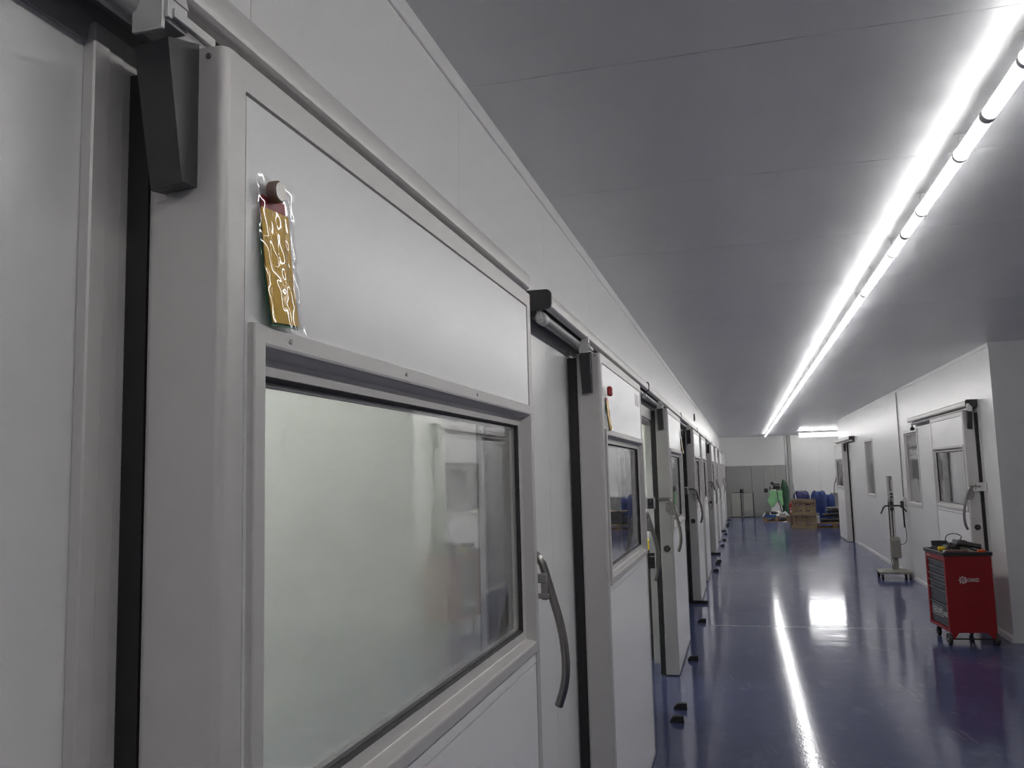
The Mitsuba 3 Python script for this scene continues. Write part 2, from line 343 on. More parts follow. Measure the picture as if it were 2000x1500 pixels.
        ya, yb = sorted((y0 + sg_ * 0.012, y0 + sg_ * 0.036))
        M['lever_' + tagname] = (cat(box(0.085, 0.150, ya, yb - 0.006, 1.545, 1.575, 0.004), box(0.128, 0.150, ya + 0.006, yb, 1.49, 1.578, 0.003), box(0.090, 0.155, ya, yb - 0.010, 1.495, 1.512, 0.003)), 'alu_dark', False)
    M['lock_knob'] = (cat(xf(disc(0.032, 0.014, 22, 0.004), rot([1, 0, 0], 90), (0.063, 0.0, 1.175)), xf(lathe([(0.024, 0.0), (0.024, 0.005), (0.02, 0.005), (0.02, 0.0)], 20), rot([1, 0, 0], 90), (0.063, -0.014, 1.175))), 'black', False)
    M['lock_screw'] = (xf(disc(0.006, 0.004, 10), rot([1, 0, 0], 90), (0.063, -0.0142, 1.175)), 'steel', False)
    return M
DM = door_meshes()
_plys = {}
def door_part(nm, side):
    if (nm, side) not in _plys:
        m, mt, sm = DM[nm]; _plys[nm, side] = mikit.ply(m if side > 0 else mirror(m), 'mat_' + mt, sm)
    return _plys[nm, side]
def make_door(idx, side, near, handle, lock, label):
    k = f'door_{idx}'; tag(k, label, 'sliding door', kind='structure')
    Mx = T().translate([XL + 0.05 if side > 0 else XR - 0.05, near, 0.0])
    def p(part, nm, par=k): return put(f'{par}__{part}', moved(door_part(nm, side), Mx), None)
    fr = p('frame', 'frame'); p('screw', 'screw', fr)
    p('infill_panel', 'infill_panel'); p('infill_panel', 'infill_panel_001'); p('core', 'core')
    wf = p('window', 'window_frame'); p('glass_pane', 'glass_pane', wf); p('glass_pane', 'glass_pane_001', wf); p('gasket', 'glazing_gasket', wf); p('spacer', 'glazing_spacer', wf)
    p('seal', 'seal')
    c = p('carrier_cover', 'carrier_cover'); p('block', 'carrier_block', c); p('bar', 'carrier_bar', c)
    h = p('handle', 'handle_' + handle); e = p('escutcheon', 'escutcheon_' + handle); p('screws', 'escutcheon_screws_' + handle, e); p('lever', 'lever_' + handle, h)
    if lock:
        q = p('lock_knob', 'lock_knob'); p('screw', 'lock_screw', q)
    return k
ORD = 'first second third fourth fifth sixth seventh eighth ninth tenth eleventh twelfth thirteenth fourteenth fifteenth sixteenth seventeenth eighteenth nineteenth twentieth twenty-first twenty-second twenty-third twenty-fourth'.split()
DL = ['large grey-framed sliding door with a big window and a yellow pouch pinned to it',
      'second grey-framed sliding door of the row, with a red clip and pouch beside its frame',
      'third sliding door of the row, ajar, lever handle and black lock on its edge',
      'fourth sliding door of the row, ajar on a dark room, under the round wall vent',
      'fifth sliding door of the row, close behind the fourth one',
      'sixth sliding door of the row, ajar with a lever handle on its edge',
      'seventh sliding door of the row, with a lever handle and shut',
      'eighth sliding door of the row, small with distance', 'ninth sliding door of the row, second from the end wall', 'tenth sliding door of the row, next to the end wall']
for i, (n_, h_, l_, o_) in enumerate(DOORS): make_door(i + 1, 1, n_, h_, l_, DL[i])
make_door(11, -1, *RDOORS[0][:3], 'white sliding door with a window behind the red tool trolley')
make_door(12, -1, *RDOORS[1][:3], 'white sliding door at the far end of the right wall, beside the blue drums')

def make_frame(side, o, near, label, outer=0.165, strike=None, lock=False):
    """Aluminium lining and architrave of an opening; strike: y of the strike plate."""
    k = thing('door_frame', label, 'door frame', kind='structure')
    X = (lambda d: XL + d) if side > 0 else (lambda d: XR - d)
    def bx(d0, d1, *r, c=0.0):
        a, b = sorted((X(d0), X(d1))); return box(a, b, *r, c)
    a0 = max(o[0] - outer, near - 0.075)
    prof = lambda y0, y1, z0, z1: bx(-0.001, 0.019, y0, y1, z0, z1, c=0.0025)
    put(f'{k}__jamb', cat(prof(a0, a0 + 0.030, 0, ZO + 0.135), bx(-0.001, 0.0165, a0 + 0.0302, a0 + 0.058, 0, ZO + 0.135, c=0.0006), bx(-0.001, 0.0155, a0 + 0.0585, o[0] + 0.004, 0, ZO + 0.135, c=0.0006), bx(-0.11, -0.0012, o[0] + 0.0005, o[0] + 0.016, 0, ZO - 0.001)), 'alu')
    put(f'{k}__jamb', cat(prof(o[1] - 0.004, o[1] + 0.09, 0, ZO + 0.115), bx(-0.11, -0.0012, o[1] - 0.016, o[1] - 0.0005, 0, ZO - 0.001)), 'infill')
    put(f'{k}__header', cat(bx(-0.001, 0.0155, o[0] + 0.005, o[1] - 0.005, ZO - 0.004, ZO + 0.10, c=0.004), bx(-0.11, -0.0012, o[0] + 0.017, o[1] - 0.017, ZO - 0.016, ZO - 0.0015)), 'alu')
    if strike is not None:
        s = strike
        put(f'{k}__strike_plate', cat(bx(0.016, 0.13, s - 0.004, s, 1.597, 1.690, c=0.001), bx(0.0155, 0.022, s - 0.05, s, 1.597, 1.690, c=0.001)), 'alu_bright')
        sp = f'{k}__strike_plate'
        put(f'{sp}__buffer', bx(0.072, 0.116, s - 0.030, s - 0.0045, 1.600, 1.680, c=0.003), 'black')
        put(f'{sp}__bolt', cat([xf(disc(0.006, 0.003, 10), rot([1, 0, 0], 90), (X(dd), s - (0.0305 if dd < 0.12 else 0.0045), z)) for dd in (0.094,) for z in (1.618, 1.662)]), 'steel')
        put(f'{k}__lock_plate', cat(bx(0.052, 0.106, s - 0.012, s, 1.112, 1.205, c=0.002), bx(0.0155, 0.06, s - 0.006, s, 1.13, 1.19), bx(0.052, 0.106, s - 0.010, s, 1.210, 1.236, c=0.002)), 'black')
    return k
for i, (n_, h_, l_, o_) in enumerate(DOORS):
    make_frame(1, o_, n_ if n_ < o_[0] else o_[0], f'grey metal frame lining the doorway of the {ORD[i]} sliding door of the row', outer=0.165 if i == 0 else 0.095, strike=(o_[0] - 0.002 if l_ else None))
make_frame(-1, RDOORS[0][3], RDOORS[0][0], 'grey metal frame lining the doorway behind the red tool trolley')
make_frame(-1, RDOORS[1][3], RDOORS[1][0], 'grey metal frame lining the doorway at the far end of the right wall')
# strike of the closed near right door, mounted over its seal
k = 'door_frame_010'
put(f'{k}__strike_plate', cat(box(2.545, 2.672, 10.755, 10.760, 1.585, 1.685, 0.001), box(2.6655, 2.6715, 10.70, 10.757, 1.585, 1.685, 0.001)), 'alu_bright')
put(f'{k}__bolt', cat([xf(disc(0.006, 0.003, 10), rot([1, 0, 0], 90), (2.572, 10.754, z)) for z in (1.612, 1.66)]), 'tool_grey')

def rail_mesh(part, L):
    """Rail pieces in (d, y from 0 to L, z), d measured from the wall."""
    if part == 'cover':
        o = [(0.0, 2.645), (0.098, 2.645), (0.112, 2.642), (0.121, 2.634), (0.1245, 2.622), (0.125, 2.61), (0.125, 2.592), (0.123, 2.584), (0.117, 2.578), (0.108, 2.575), (0.095, 2.575)]
        i = [(0.095, 2.579), (0.107, 2.579), (0.114, 2.581), (0.119, 2.587), (0.121, 2.594), (0.121, 2.61), (0.119, 2.624), (0.111, 2.634), (0.097, 2.641), (0.0, 2.641)]
        return ext(o + i, 0.0, L, 'y')
    if part == 'back_plate': return ext([(0.0, 2.508), (0.0, 2.64), (0.012, 2.64), (0.012, 2.545), (0.006, 2.508)], 0.0, L, 'y')
    if part == 'roller_track': return cat(xf(disc(0.021, L - 0.20, 18), RY, (0.072, 0.10, 2.548)), box(0.012, 0.072, 0.10, L - 0.10, 2.56, 2.60))
    if part == 'end_cap': return ext(sg.Polygon([(0.002, 2.5645), (0.002, 2.651), (0.130, 2.651), (0.130, 2.571)]).buffer(-0.022).buffer(0.022, quad_segs=4).union(sg.Polygon([(0.002, 2.5645), (0.002, 2.651), (0.06, 2.651), (0.06, 2.568)])), -0.014, 0.0, 'y')
    if part == 'collar': return cat(xf(lathe([(0, 0), (0.022, 0.0), (0.026, 0.006), (0.026, 0.06), (0.022, 0.064), (0, 0.064)], 16), RY, (0.072, 0.035, 2.545)), box(0.062, 0.080, 0.012, 0.024, 2.535, 2.64), xf(disc(0.007, 0.004, 10), rot([1, 0, 0], 90), (0.072, 0.035, 2.545)))
def make_rail(side, y0, y1, label, cap, zoff=0.0):
    k = thing('sliding_rail', label, 'door rail')
    for part, mt, sm in (('cover', 'alu', 30), ('back_plate', 'alu_dark', False), ('roller_track', 'alu_dark', 35), ('collar', 'alu_bright', 35)) + ((('end_cap', 'black', False),) if cap else ()):
        m = rail_mesh(part, y1 - y0)
        m = xf(m if side > 0 else mirror(m), None, (XL if side > 0 else XR, y0, zoff)); put(f'{k}__{part}', m, mt, sm)
    return k
RAILS = [(-0.75, 2.94, False), (3.29, 7.02, True), (7.045, 10.92, True), (10.945, 14.93, True), (15.0, 18.6, True), (18.63, 22.1, True), (22.13, 25.8, True), (25.83, 29.4, True), (29.43, 33.0, True), (33.12, 35.4, True)]
for i, (a, b, c) in enumerate(RAILS):
    make_rail(1, a, b, ['grey metal rail cover over the big door with the yellow pouch', 'rail with the large black end cap, over the second sliding door of the row'][i] if i < 2 else f'grey metal rail cover over the {ORD[i]} sliding door of the row', c)
def make_rail_r(y0, y1, label):
    k = make_rail(-1, y0, y1, label, True, -0.006)
    put(f'{k}__bumper', xf(lathe([(0, 0), (0.012, 0.0), (0.03, 0.012), (0.034, 0.03), (0.022, 0.05), (0.008, 0.055), (0.008, 0.10), (0, 0.10)], 14), None, (XR - 0.075, y1 - 0.10, 2.44)), 'black', 35)
make_rail_r(10.82, 14.44, 'grey metal rail with black end cap above the door behind the red trolley')
make_rail_r(21.95, 25.4, 'grey metal rail with black end cap at the far end of the right wall')

# floor guides (black rubber blocks in front of the doors)
GUIDES = [(6.73, -0.6), (7.09, -0.6), (8.88, -0.6), (11.07, -0.61), (16.6, -0.6), (17.88, -0.6), (18.27, -0.59), (22.05, -0.6), (23.8, -0.59), (26.0, -0.6), (29.5, -0.6), (30.7, -0.6), (33.3, -0.61)]
gm = hull([(-0.052, -0.024, 0), (0.052, -0.024, 0), (-0.052, 0.024, 0), (0.052, 0.024, 0), (-0.022, -0.022, 0.045), (0.048, -0.022, 0.05), (-0.022, 0.022, 0.045), (0.048, 0.022, 0.05), (-0.05, -0.023, 0.018), (-0.05, 0.023, 0.018)])
gd = mikit.ply(gm, 'mat_rubber')
for i, (y, x) in enumerate(GUIDES):
    k = thing('floor_guide', f'small black floor guide, {ORD[i]} of the row counted from the camera', 'door guide', 'door guides on the floor')
    scene[k] = moved(gd, T().translate([x + 0.02, y, 0.0]))
for y, w in ((12.66, 'fourth'), (19.95, 'sixth'), (27.35, 'eighth')):
    k = thing('guide_rail', f'long black floor guide under the edge of the {w} sliding door of the row', 'door guide')
    scene[k] = mikit.ply(box(-0.82, -0.575, y - 0.045, y - 0.005, 0.0, 0.042, 0.004), 'mat_rubber')

# round vent on the left wall
tag('wall_vent', 'small round black vent high on the left wall', 'vent')
put('wall_vent__ring', xf(lathe([(0.05, 0.0), (0.068, 0.0), (0.072, 0.014), (0.06, 0.022), (0.05, 0.012)], 24), RX, (XL + 0.0005, 16.43, 2.92)), 'black', 30)
put('wall_vent__grille', xf(disc(0.05, 0.006, 20), RX, (XL + 0.0005, 16.43, 2.92)), 'rubber')

# windows of the right wall
def make_window(i, w, label):
    k = f'window_{i}'; tag(k, label, 'window', kind='structure')
    y0, y1, z0, z1 = w
    st = [(-0.045, 0.0), (-0.045, 0.010), (-0.043, 0.012), (0.004, 0.012), (0.010, 0.006), (0.014, -0.012), (0.022, -0.018), (0.030, -0.02), (0.030, -0.099)]
    put(f'{k}__frame', mirror(xf(ring_loft([(y0 + a, y1 - a, z0 + a, z1 - a, d) for a, d in st]), None, (-XR, 0, 0))), 'alu', 20)
    q = 0.030
    for d in (0.028, 0.075):
        x = XR + d; put(f'{k}__glass_pane', tm([(x, y0 + q, z0 + q), (x, y1 - q, z0 + q), (x, y1 - q, z1 - q), (x, y0 + q, z1 - q)], [(0, 2, 1), (0, 3, 2)]), 'glass')
make_window(1, WIN[0], 'tall grey-framed wall window between the hoist stand and the door')
make_window(2, WIN[1], 'tall grey-framed wall window farther along, beyond the hoist stand')

# conduit and junction box on the right wall
tag('cable_conduit', 'thin grey vertical conduit on the right wall between the two windows', 'conduit')
put('cable_conduit__pipe', tube([(XR - 0.012, 15.92, 1.36), (XR - 0.012, 15.92, 3.17)], 0.009, 10), 'alu_dark', 40)
for z in (3.0, 2.55, 2.1, 1.65): put('cable_conduit__clip', box(XR - 0.026, XR - 0.0005, 15.885, 15.955, z, z + 0.03, 0.003), 'alu')
tag('junction_box', 'small white junction box under the conduit beside the window', 'socket box')
put('junction_box__case', box(XR - 0.05, XR - 0.0005, 15.74, 15.90, 1.22, 1.36, 0.006), 'white_plastic')
put('junction_box__cover', box(XR - 0.058, XR - 0.0505, 15.76, 15.88, 1.24, 1.34, 0.003), 'white_plastic')

# grey cladding doors on the end wall, two pale boards against it
tag('door_13', 'grey panelled double gate on the end wall', 'gate', kind='structure')
for a, b in ((-0.66, -0.17), (-0.17, 0.345), (0.355, 0.83), (0.83, 1.28), (1.28, 1.69)):
    put('door_13__panel', box(a + 0.0012, b - 0.0012, YB - 0.05, YB - 0.002, 0.03, 2.05, 0.003), 'grey_clad')
put('door_13__post', box(-0.70, -0.662, YB - 0.09, YB - 0.002, 0.0, 2.06, 0.004), 'alu_dark')
for x in (-0.07, 0.88):
    h = put('door_13__handle', cat(box(x - 0.07, x + 0.07, YB - 0.062, YB - 0.0515, 0.97, 1.12, 0.004), tube(smooth_path([(x - 0.04, YB - 0.06, 1.08), (x - 0.045, YB - 0.10, 1.03), (x, YB - 0.11, 1.0), (x + 0.045, YB - 0.10, 1.03)], 4), 0.012, 8)), 'black', 30)
for (x0, x1, w) in ((-0.50, -0.09, 'closest to the sliding doors'), (-0.03, 0.385, 'closest to the green machine')):
    k = thing('pale_board', f'pale upright board leaning on the grey gate, {w}', 'board')
    put(f'{k}__sheet', box(x0 + 0.02, x1 - 0.03, YB - 0.10, YB - 0.072, 0.02, 0.97, 0.003), 'pale_panel')
    put(f'{k}__edge', cat(box(x1 - 0.028, x1 + 0.004, YB - 0.115, YB - 0.068, 0.0, 0.98), box(x0 + 0.02, x1 - 0.03, YB - 0.11, YB - 0.068, 0.0, 0.018), box(x0 + 0.02, x1 - 0.03, YB - 0.11, YB - 0.068, 0.972, 0.985)), 'tool_grey')

# ------------------------------------------------------------------ tube lamps
LX, LZ = 0.915, 3.135
lamp_len = LAMP_PITCH - 0.008
arc = lambda r, a0, a1, n: [(r * math.sin(math.radians(a)), -r * math.cos(math.radians(a))) for a in np.linspace(a0, a1, n)]
m_tube = ext(arc(0.0262, -134, 134, 23), 0.018, lamp_len - 0.018, 'y')
m_spine = ext(arc(0.0266, 132.5, 227.5, 9), 0.018, lamp_len - 0.018, 'y')
m_cap = lambda y: xf(lathe([(0, 0), (0.020, 0.0), (0.0275, 0.004), (0.0275, 0.0175), (0.0, 0.0175)], 18), RY, (0, y, 0))
def clip_at(y):
    band = xf(lathe([(0.0287, -0.011), (0.0305, -0.011), (0.0305, 0.011), (0.0287, 0.011), (0.0287, -0.011)], 18), RY, (0, y, 0))
    wire = tube(smooth_path([(0.02, y, 0.024), (0.014, y, 0.045), (-0.004, y, 0.058), (0.0, y, 0.083)], 4), 0.003, 6)
    return cat(band, wire, box(-0.02, 0.02, y - 0.01, y + 0.01, 0.083, 0.0875))
p_tube = mikit.ply(m_tube, 'mat_white_plastic', 30)
p_spine = mikit.ply(m_spine, 'mat_white_plastic', 30)
p_caps = [mikit.ply(m_cap(0.0), 'mat_white_plastic', 40), mikit.ply(m_cap(lamp_len - 0.0175), 'mat_white_plastic', 40)]
p_clips = [mikit.ply(clip_at(0.40), 'mat_white_plastic', 40), mikit.ply(clip_at(lamp_len - 0.42), 'mat_white_plastic', 40)]
for i in range(LAMP_N):  # tubes behind the viewpoint are unseen, added to brighten the near left wall
    k = thing('tube_lamp', f'{ORD[i - 4]} glowing tube lamp of the ceiling row, counted from the near end' if i > 3 else f'{ORD[3 - i]} unseen tube lamp added to the ceiling row behind the viewpoint', 'lamp', 'tube lamps under the ceiling')
    M = T().translate([LX, LAMP_FIRST + i * LAMP_PITCH, LZ])
    put(f'{k}__diffuser', {**p_tube, 'to_world': M, 'emitter': {'type': 'area', 'radiance': rgb(*TUBE_L)}}, None)
    put(f'{k}__spine', moved(p_spine, M), None)
    for c in p_caps: put(f'{k}__end_cap', moved(c, M), None)
    for c in p_clips: put(f'{k}__clip', moved(c, M), None)
# the cross lamp in the far bay: a white trough with a glowing front
tag('bay_lamp', 'broad glowing lamp hung across the far bay near the end wall', 'lamp')
bx0, bx1, by = 2.0, 3.52, 31.5
put('bay_lamp__diffuser', box(bx0 + 0.01, bx1 - 0.01, by - 0.03, by + 0.05, 2.985, 3.14, 0.02), 'white_plastic', emitter={'type': 'area', 'radiance': rgb(*END_L)})
put('bay_lamp__end_cap', box(bx0 - 0.01, bx0 + 0.009, by - 0.035, by + 0.055, 2.98, 3.15, 0.004), 'white_plastic')
put('bay_lamp__end_cap', box(bx1 - 0.009, bx1 + 0.01, by - 0.035, by + 0.055, 2.98, 3.15, 0.004), 'white_plastic')
for x in (bx0 + 0.06, bx0 + 0.38, bx1 - 0.2): put('bay_lamp__hanger', box(x, x + 0.02, by + 0.0, by + 0.02, 3.141, ZC - 0.0005), 'steel')
tag('bay_lamp_001', 'unseen second lamp added in the far bay, beyond the end of the right wall', 'lamp')  # out of view, added to brighten the back walls
put('bay_lamp_001__diffuser', box(4.2, 5.7, by - 0.03, by + 0.05, 2.985, 3.14, 0.02), 'white_plastic', emitter={'type': 'area', 'radiance': rgb(*END_L)})
for x in (4.3, 5.6): put('bay_lamp_001__hanger', box(x, x + 0.02, by, by + 0.02, 3.141, ZC - 0.0005), 'steel')
# lamps inside the two lit rooms
for (y, x0, x1, w) in ((1.4, -3.9, -1.6, 'room behind the big window door'), (8.3, -3.4, -1.7, 'room behind the third sliding door')):
    k = thing('room_lamp', f'ceiling tube lamp in the {w}', 'lamp')
    put(f'{k}__diffuser', xf(disc(0.03, x1 - x0, 14), RX, (x0, y, 2.85)), 'white_plastic', 40, emitter={'type': 'area', 'radiance': rgb(*ROOM_L)})
    put(f'{k}__base', box(x0, x1, y - 0.04, y + 0.04, 2.885, 2.949, 0.004), 'white_plastic')

# ------------------------------------------------------------------ pouches and magnets on the doors
XD = XL + 0.05 + DT - 0.002                                  # front of the infill panels
def crumple(p, amp, k, seed):
    return amp * (meshkit.noise(p * k, seed) - 0.5)
def pouch(y0, z1, label, w=0.088, h=0.21, lean=0.012, cols=('card_red', 'card_yellow'), detail=46):
    """Plastic zip pouch hanging flat on a door front, its bottom edge swung slightly away and along."""
    k = thing('document_pouch', label, 'pouch')
    def base(u, v, off):                                     # u 0..1 along the width, v 0..1 downwards
        y = y0 + u * w + v * v * 0.016
        z = z1 - v * h + 0.006 * u
        x = XD + off + 0.0035 + 0.012 * np.maximum(v, 0) ** 1.5 + 0.006 * np.sin(np.pi * u) * v
        return np.stack([x, y, z], -1)
    def film(u, v):
        p = base(u * 1.16 - 0.08, v * 1.09 - 0.075, 0.006)
        q = np.stack([p[..., 1] * 1.0, p[..., 2] * 0.55, p[..., 0]], -1).reshape(-1, 3)
        n = (meshkit.noise(q * 48, 3) - 0.5) * 0.0065 + (meshkit.noise(q * 110, 4) - 0.5) * 0.0012
        p[..., 0] += np.abs(n.reshape(u.shape)) * 1.2; return p
    put(f'{k}__film', sheet(detail, detail * 2, film), 'film', True)
    def card(u0, u1, v0, v1, off, mt, nm):
        a = sheet(7, 13, lambda u, v: base(u0 + u * (u1 - u0), v0 + v * (v1 - v0), off))
        b = sheet(7, 13, lambda u, v: base(u0 + u * (u1 - u0), v0 + v * (v1 - v0), off - 0.0015)); b.faces = b.faces[:, ::-1]
        put(f'{k}__{nm}', cat(a, b), mt, False)
    card(0.10, 0.86, 0.06, 0.20, 0.0012, cols[0], 'red_strip')
    card(0.06, 0.93, 0.15, 0.965, 0.0035, cols[1], 'card')
    card(0.06, 0.93, 0.25, 0.985, 0.0000, 'card_green', 'card')
    return k
pouch(1.052, 2.333, 'clear plastic pouch with a yellow card, held by a magnet on the big window door')
tag('round_magnet', 'round dark magnet holding the yellow pouch on the big window door', 'magnet')
put('round_magnet__rim', xf(lathe([(0.0, 0.0), (0.0155, 0.0), (0.0165, 0.001), (0.0165, 0.0135), (0.0145, 0.015), (0.0, 0.0149)], 28), RX, (XD + 0.009, 1.083, 2.330)), 'brown', 25)
put('round_magnet__face', xf(disc(0.0138, 0.0012, 24), RX, (XD + 0.0240, 1.083, 2.330)), 'steel')
pouch(4.298, 2.30, 'foil-like plastic pouch with a red clip on the second sliding door of the row', w=0.085, h=0.185, detail=24)
tag('red_magnet', 'red magnet clip above the pouch on the second sliding door of the row', 'magnet')
put('red_magnet__body', box(XD + 0.011, XD + 0.034, 4.325, 4.365, 2.30, 2.35, 0.006), 'card_red')
put('red_magnet__plate', box(XD + 0.0102, XD + 0.0108, 4.327, 4.363, 2.302, 2.348), 'steel')
pouch(9.83, 2.30, 'small pouch with a dark clip at the far edge of the third sliding door', w=0.08, h=0.2, detail=16)
tag('dark_magnet', 'dark magnet above the pouch on the third sliding door', 'magnet')
put('dark_magnet__body', box(XD + 0.011, XD + 0.03, 9.85, 9.89, 2.30, 2.36, 0.005), 'black')
put('dark_magnet__plate', box(XD + 0.0102, XD + 0.0108, 9.852, 9.888, 2.302, 2.358), 'steel')
tag('door_sticker', 'small grey sticker in the upper corner of the second sliding door of the row', 'sticker')
scene['door_sticker'] = mikit.ply(box(XD + 0.0002, XD + 0.0008, 5.60, 5.82, 2.345, 2.425), 'mat_alu')
# small rivets on the big door's window frame
for s, z in ((0.16, 2.112), (0.62, 2.112), (1.1, 2.112)):
    put('door_1__window__rivet', xf(disc(0.004, 0.002, 8), RX, (XL + 0.05 + DT + 0.0098, 0.975 + s, z)), 'alu_dark')

# ------------------------------------------------------------------ yellow-topped bin in the open room
tag('bin', 'grey bin with a yellow lid inside the open third doorway', 'bin')
put('bin__body', hull([(x, y, 0.0) for x in (-1.24, -0.99) for y in (8.88, 9.09)] + [(x, y, 1.10) for x in (-1.29, -0.97) for y in (8.86, 9.11)]), 'tool_grey')
put('bin__lid', hull([(x, y, 1.101) for x in (-1.30, -0.963) for y in (8.85, 9.12)] + [(x, y, 1.20) for x in (-1.27, -0.98) for y in (8.88, 9.10)]), 'yellow')

# ------------------------------------------------------------------ red tool trolley
TRR = rot([0, 0, 1], 5.5)
TRT = np.array([2.028, 9.985, 0.0])
def tp(m): return xf(m, TRR, TRT)
W_, L_ = 0.463, 0.66
tag('tool_trolley', 'red workshop tool trolley with grey drawers and black top', 'tool trolley')
kt = 'tool_trolley'
put(f'{kt}__cabinet', tp(cat(ext(rrect(0.0, W_, 0.13, 0.926, 0.004, 2), 0.0, 0.018, 'y'), ext(rrect(0.0, W_, 0.13, 0.926, 0.004, 2), L_ - 0.018, L_, 'y'), box(W_ - 0.012, W_, 0.018, L_ - 0.018, 0.13, 0.926),
    box(0.0, W_ - 0.012, 0.018, L_ - 0.018, 0.868, 0.925), box(0.0, W_ - 0.012, 0.018, L_ - 0.018, 0.131, 0.165), box(0.0, 0.05, 0.018, 0.045, 0.165, 0.868), box(0.0, 0.05, L_ - 0.045, L_ - 0.018, 0.165, 0.868),
    hull([(0.015, 0.002, 0.131), (0.09, 0.002, 0.131), (0.015, 0.002, 0.07), (0.045, 0.002, 0.07), (0.015, 0.012, 0.131), (0.09, 0.012, 0.131), (0.015, 0.012, 0.07), (0.045, 0.012, 0.07)]),
    hull([(W_ - 0.015, 0.002, 0.131), (W_ - 0.09, 0.002, 0.131), (W_ - 0.015, 0.002, 0.07), (W_ - 0.045, 0.002, 0.07), (W_ - 0.015, 0.012, 0.131), (W_ - 0.09, 0.012, 0.131), (W_ - 0.015, 0.012, 0.07), (W_ - 0.045, 0.012, 0.07)]))), 'red')
put(f'{kt}__worktop', tp(cat(box(-0.012, W_ + 0.012, -0.012, L_ + 0.012, 0.9265, 0.946, 0.004), *[box(*r, 0.940, 0.966, 0.004) for r in ((-0.014, 0.006, -0.014, L_ + 0.014), (W_ - 0.006, W_ + 0.014, -0.014, L_ + 0.014), (-0.014, W_ + 0.014, -0.014, 0.006), (-0.014, W_ + 0.014, L_ - 0.006, L_ + 0.014))])), 'black')
DT_ = [0.862, 0.792, 0.708, 0.633, 0.556, 0.402, 0.168]
for i in range(6):
    z1, z0 = DT_[i] - 0.003, DT_[i + 1] + 0.003
    d = put(f'{kt}__drawer', tp(box(0.016, 0.03, 0.047, L_ - 0.047, z0, z1 - 0.002, 0.002)), 'drawer')
    put(f'{d}__handle', tp(ext([(0.016, z1 - 0.030), (0.010, z1 - 0.026), (0.003, z1 - 0.004), (0.004, z1), (0.016, z1)], 0.047, L_ - 0.047, 'y')), 'lip')
def letters(text, h, depth, bold=True): return meshkit.text_mesh(text, h, depth, bold)
RTX = np.array([[1, 0, 0], [0, 0, -1], [0, 1, 0]])            # xy text -> x, z on a face that looks to -y
RTL = np.array([[0, 0, -1], [-1, 0, 0], [0, 1, 0]])           # xy text -> -y, z on a face that looks to -x
t1 = letters('GEDORE', 0.060, 0.0012); t1.vertices[:, 0] *= 0.30 / (t1.vertices[:, 0].max())
ol = sg.box(-0.012, -0.014, 0.312, 0.074).buffer(0.008).difference(sg.box(-0.012, -0.014, 0.312, 0.074).buffer(0.002))
t1 = cat(t1, trimesh.creation.extrude_polygon(ol, 0.0012, engine='earcut'))
t2 = letters('red', 0.060, 0.0012); t2.vertices[:, 0] *= 0.115 / t2.vertices[:, 0].max(); t2.vertices[:, 0] += 0.335 + 0.12 * 0
t2.vertices[:, 0] += 0.25 * 0
tx = cat(t1, t2); tx.vertices[:, 0] *= 1.08
put(f'{kt}__lettering', tp(xf(tx, RTL, (0.0158, L_ - 0.085, 0.275))), 'letter', label='white maker lettering on the bottom drawer')
# gear with M and the word on the near side
ang = np.linspace(0, 2 * np.pi, 8, endpoint=False)
gear = sg.Point(0, 0).buffer(0.030, quad_segs=10)
for a in ang: gear = gear.union(affinity.rotate(sg.box(-0.007, 0.024, 0.007, 0.042), math.degrees(a), origin=(0, 0)))
gear = gear.difference(sg.Point(0, 0).buffer(0.023, quad_segs=10))
gm_ = trimesh.creation.extrude_polygon(gear, 0.0012, engine='earcut')
tM = letters('M', 0.027, 0.0012); tM.vertices[:, :2] -= (tM.vertices[:, :2].max(0) + tM.vertices[:, :2].min(0)) / 2
tE = letters('ECHANIC', 0.034, 0.0012); tE.vertices[:, 0] *= 0.128 / tE.vertices[:, 0].max(); tE.vertices[:, 0] += 0.034; tE.vertices[:, 1] -= 0.017
put(f'{kt}__emblem', tp(xf(cat(gm_, tM, tE), RTX, (0.165, -0.0002, 0.676))), 'letter', label='grey gear emblem and word on the side')
# small maker plate on the top rail
tl = letters('GEDORE', 0.012, 0.0008); tl.vertices[:, 0] *= 0.13 / tl.vertices[:, 0].max()
put(f'{kt}__plate', tp(xf(tl, RTL, (-0.0002, L_ - 0.04, 0.888))), 'letter')
hx = disc(0.0055, 0.0006, 6)
hs = [xf(hx, rot([1, 0, 0], 90), (0.15 + 0.038 * i + (0.019 if r % 2 else 0), -0.0002, z)) for r, z in enumerate((0.775, 0.735, 0.60, 0.56, 0.44, 0.40)) for i in range(6)]
put(f'{kt}__perforation', tp(cat(hs)), 'dark_hole'); labels[f'{kt}__perforation'] = {'label': 'rows of small punched holes', 'kind': 'stuff'}
put(f'{kt}__axle', tp(tube([(0.02, 0.03, 0.062), (W_ - 0.0, 0.03, 0.062)], 0.008, 8)), 'tool_grey', 40)
wheel = lambda r, w: lathe([(0.0, -w * 0.3), (r * 0.35, -w * 0.45), (r * 0.55, -w * 0.3), (r * 0.8, -w * 0.35), (r * 0.85, -w * 0.5), (r * 0.96, -w * 0.45), (r, -w * 0.25), (r, w * 0.25), (r * 0.96, w * 0.45), (r * 0.85, w * 0.5), (r * 0.8, w * 0.35), (r * 0.55, w * 0.3), (r * 0.35, w * 0.45), (0.0, w * 0.3)], 24)
for x in (0.0, W_ + 0.0):
    c = put(f'{kt}__wheel', tp(xf(wheel(0.0625, 0.032), RX, (x, 0.03, 0.0625))), 'tool_grey', 30)
    put(f'{c}__hub', tp(xf(disc(0.016, 0.036, 12), RX, (x - 0.018, 0.03, 0.0625))), 'alu_dark')
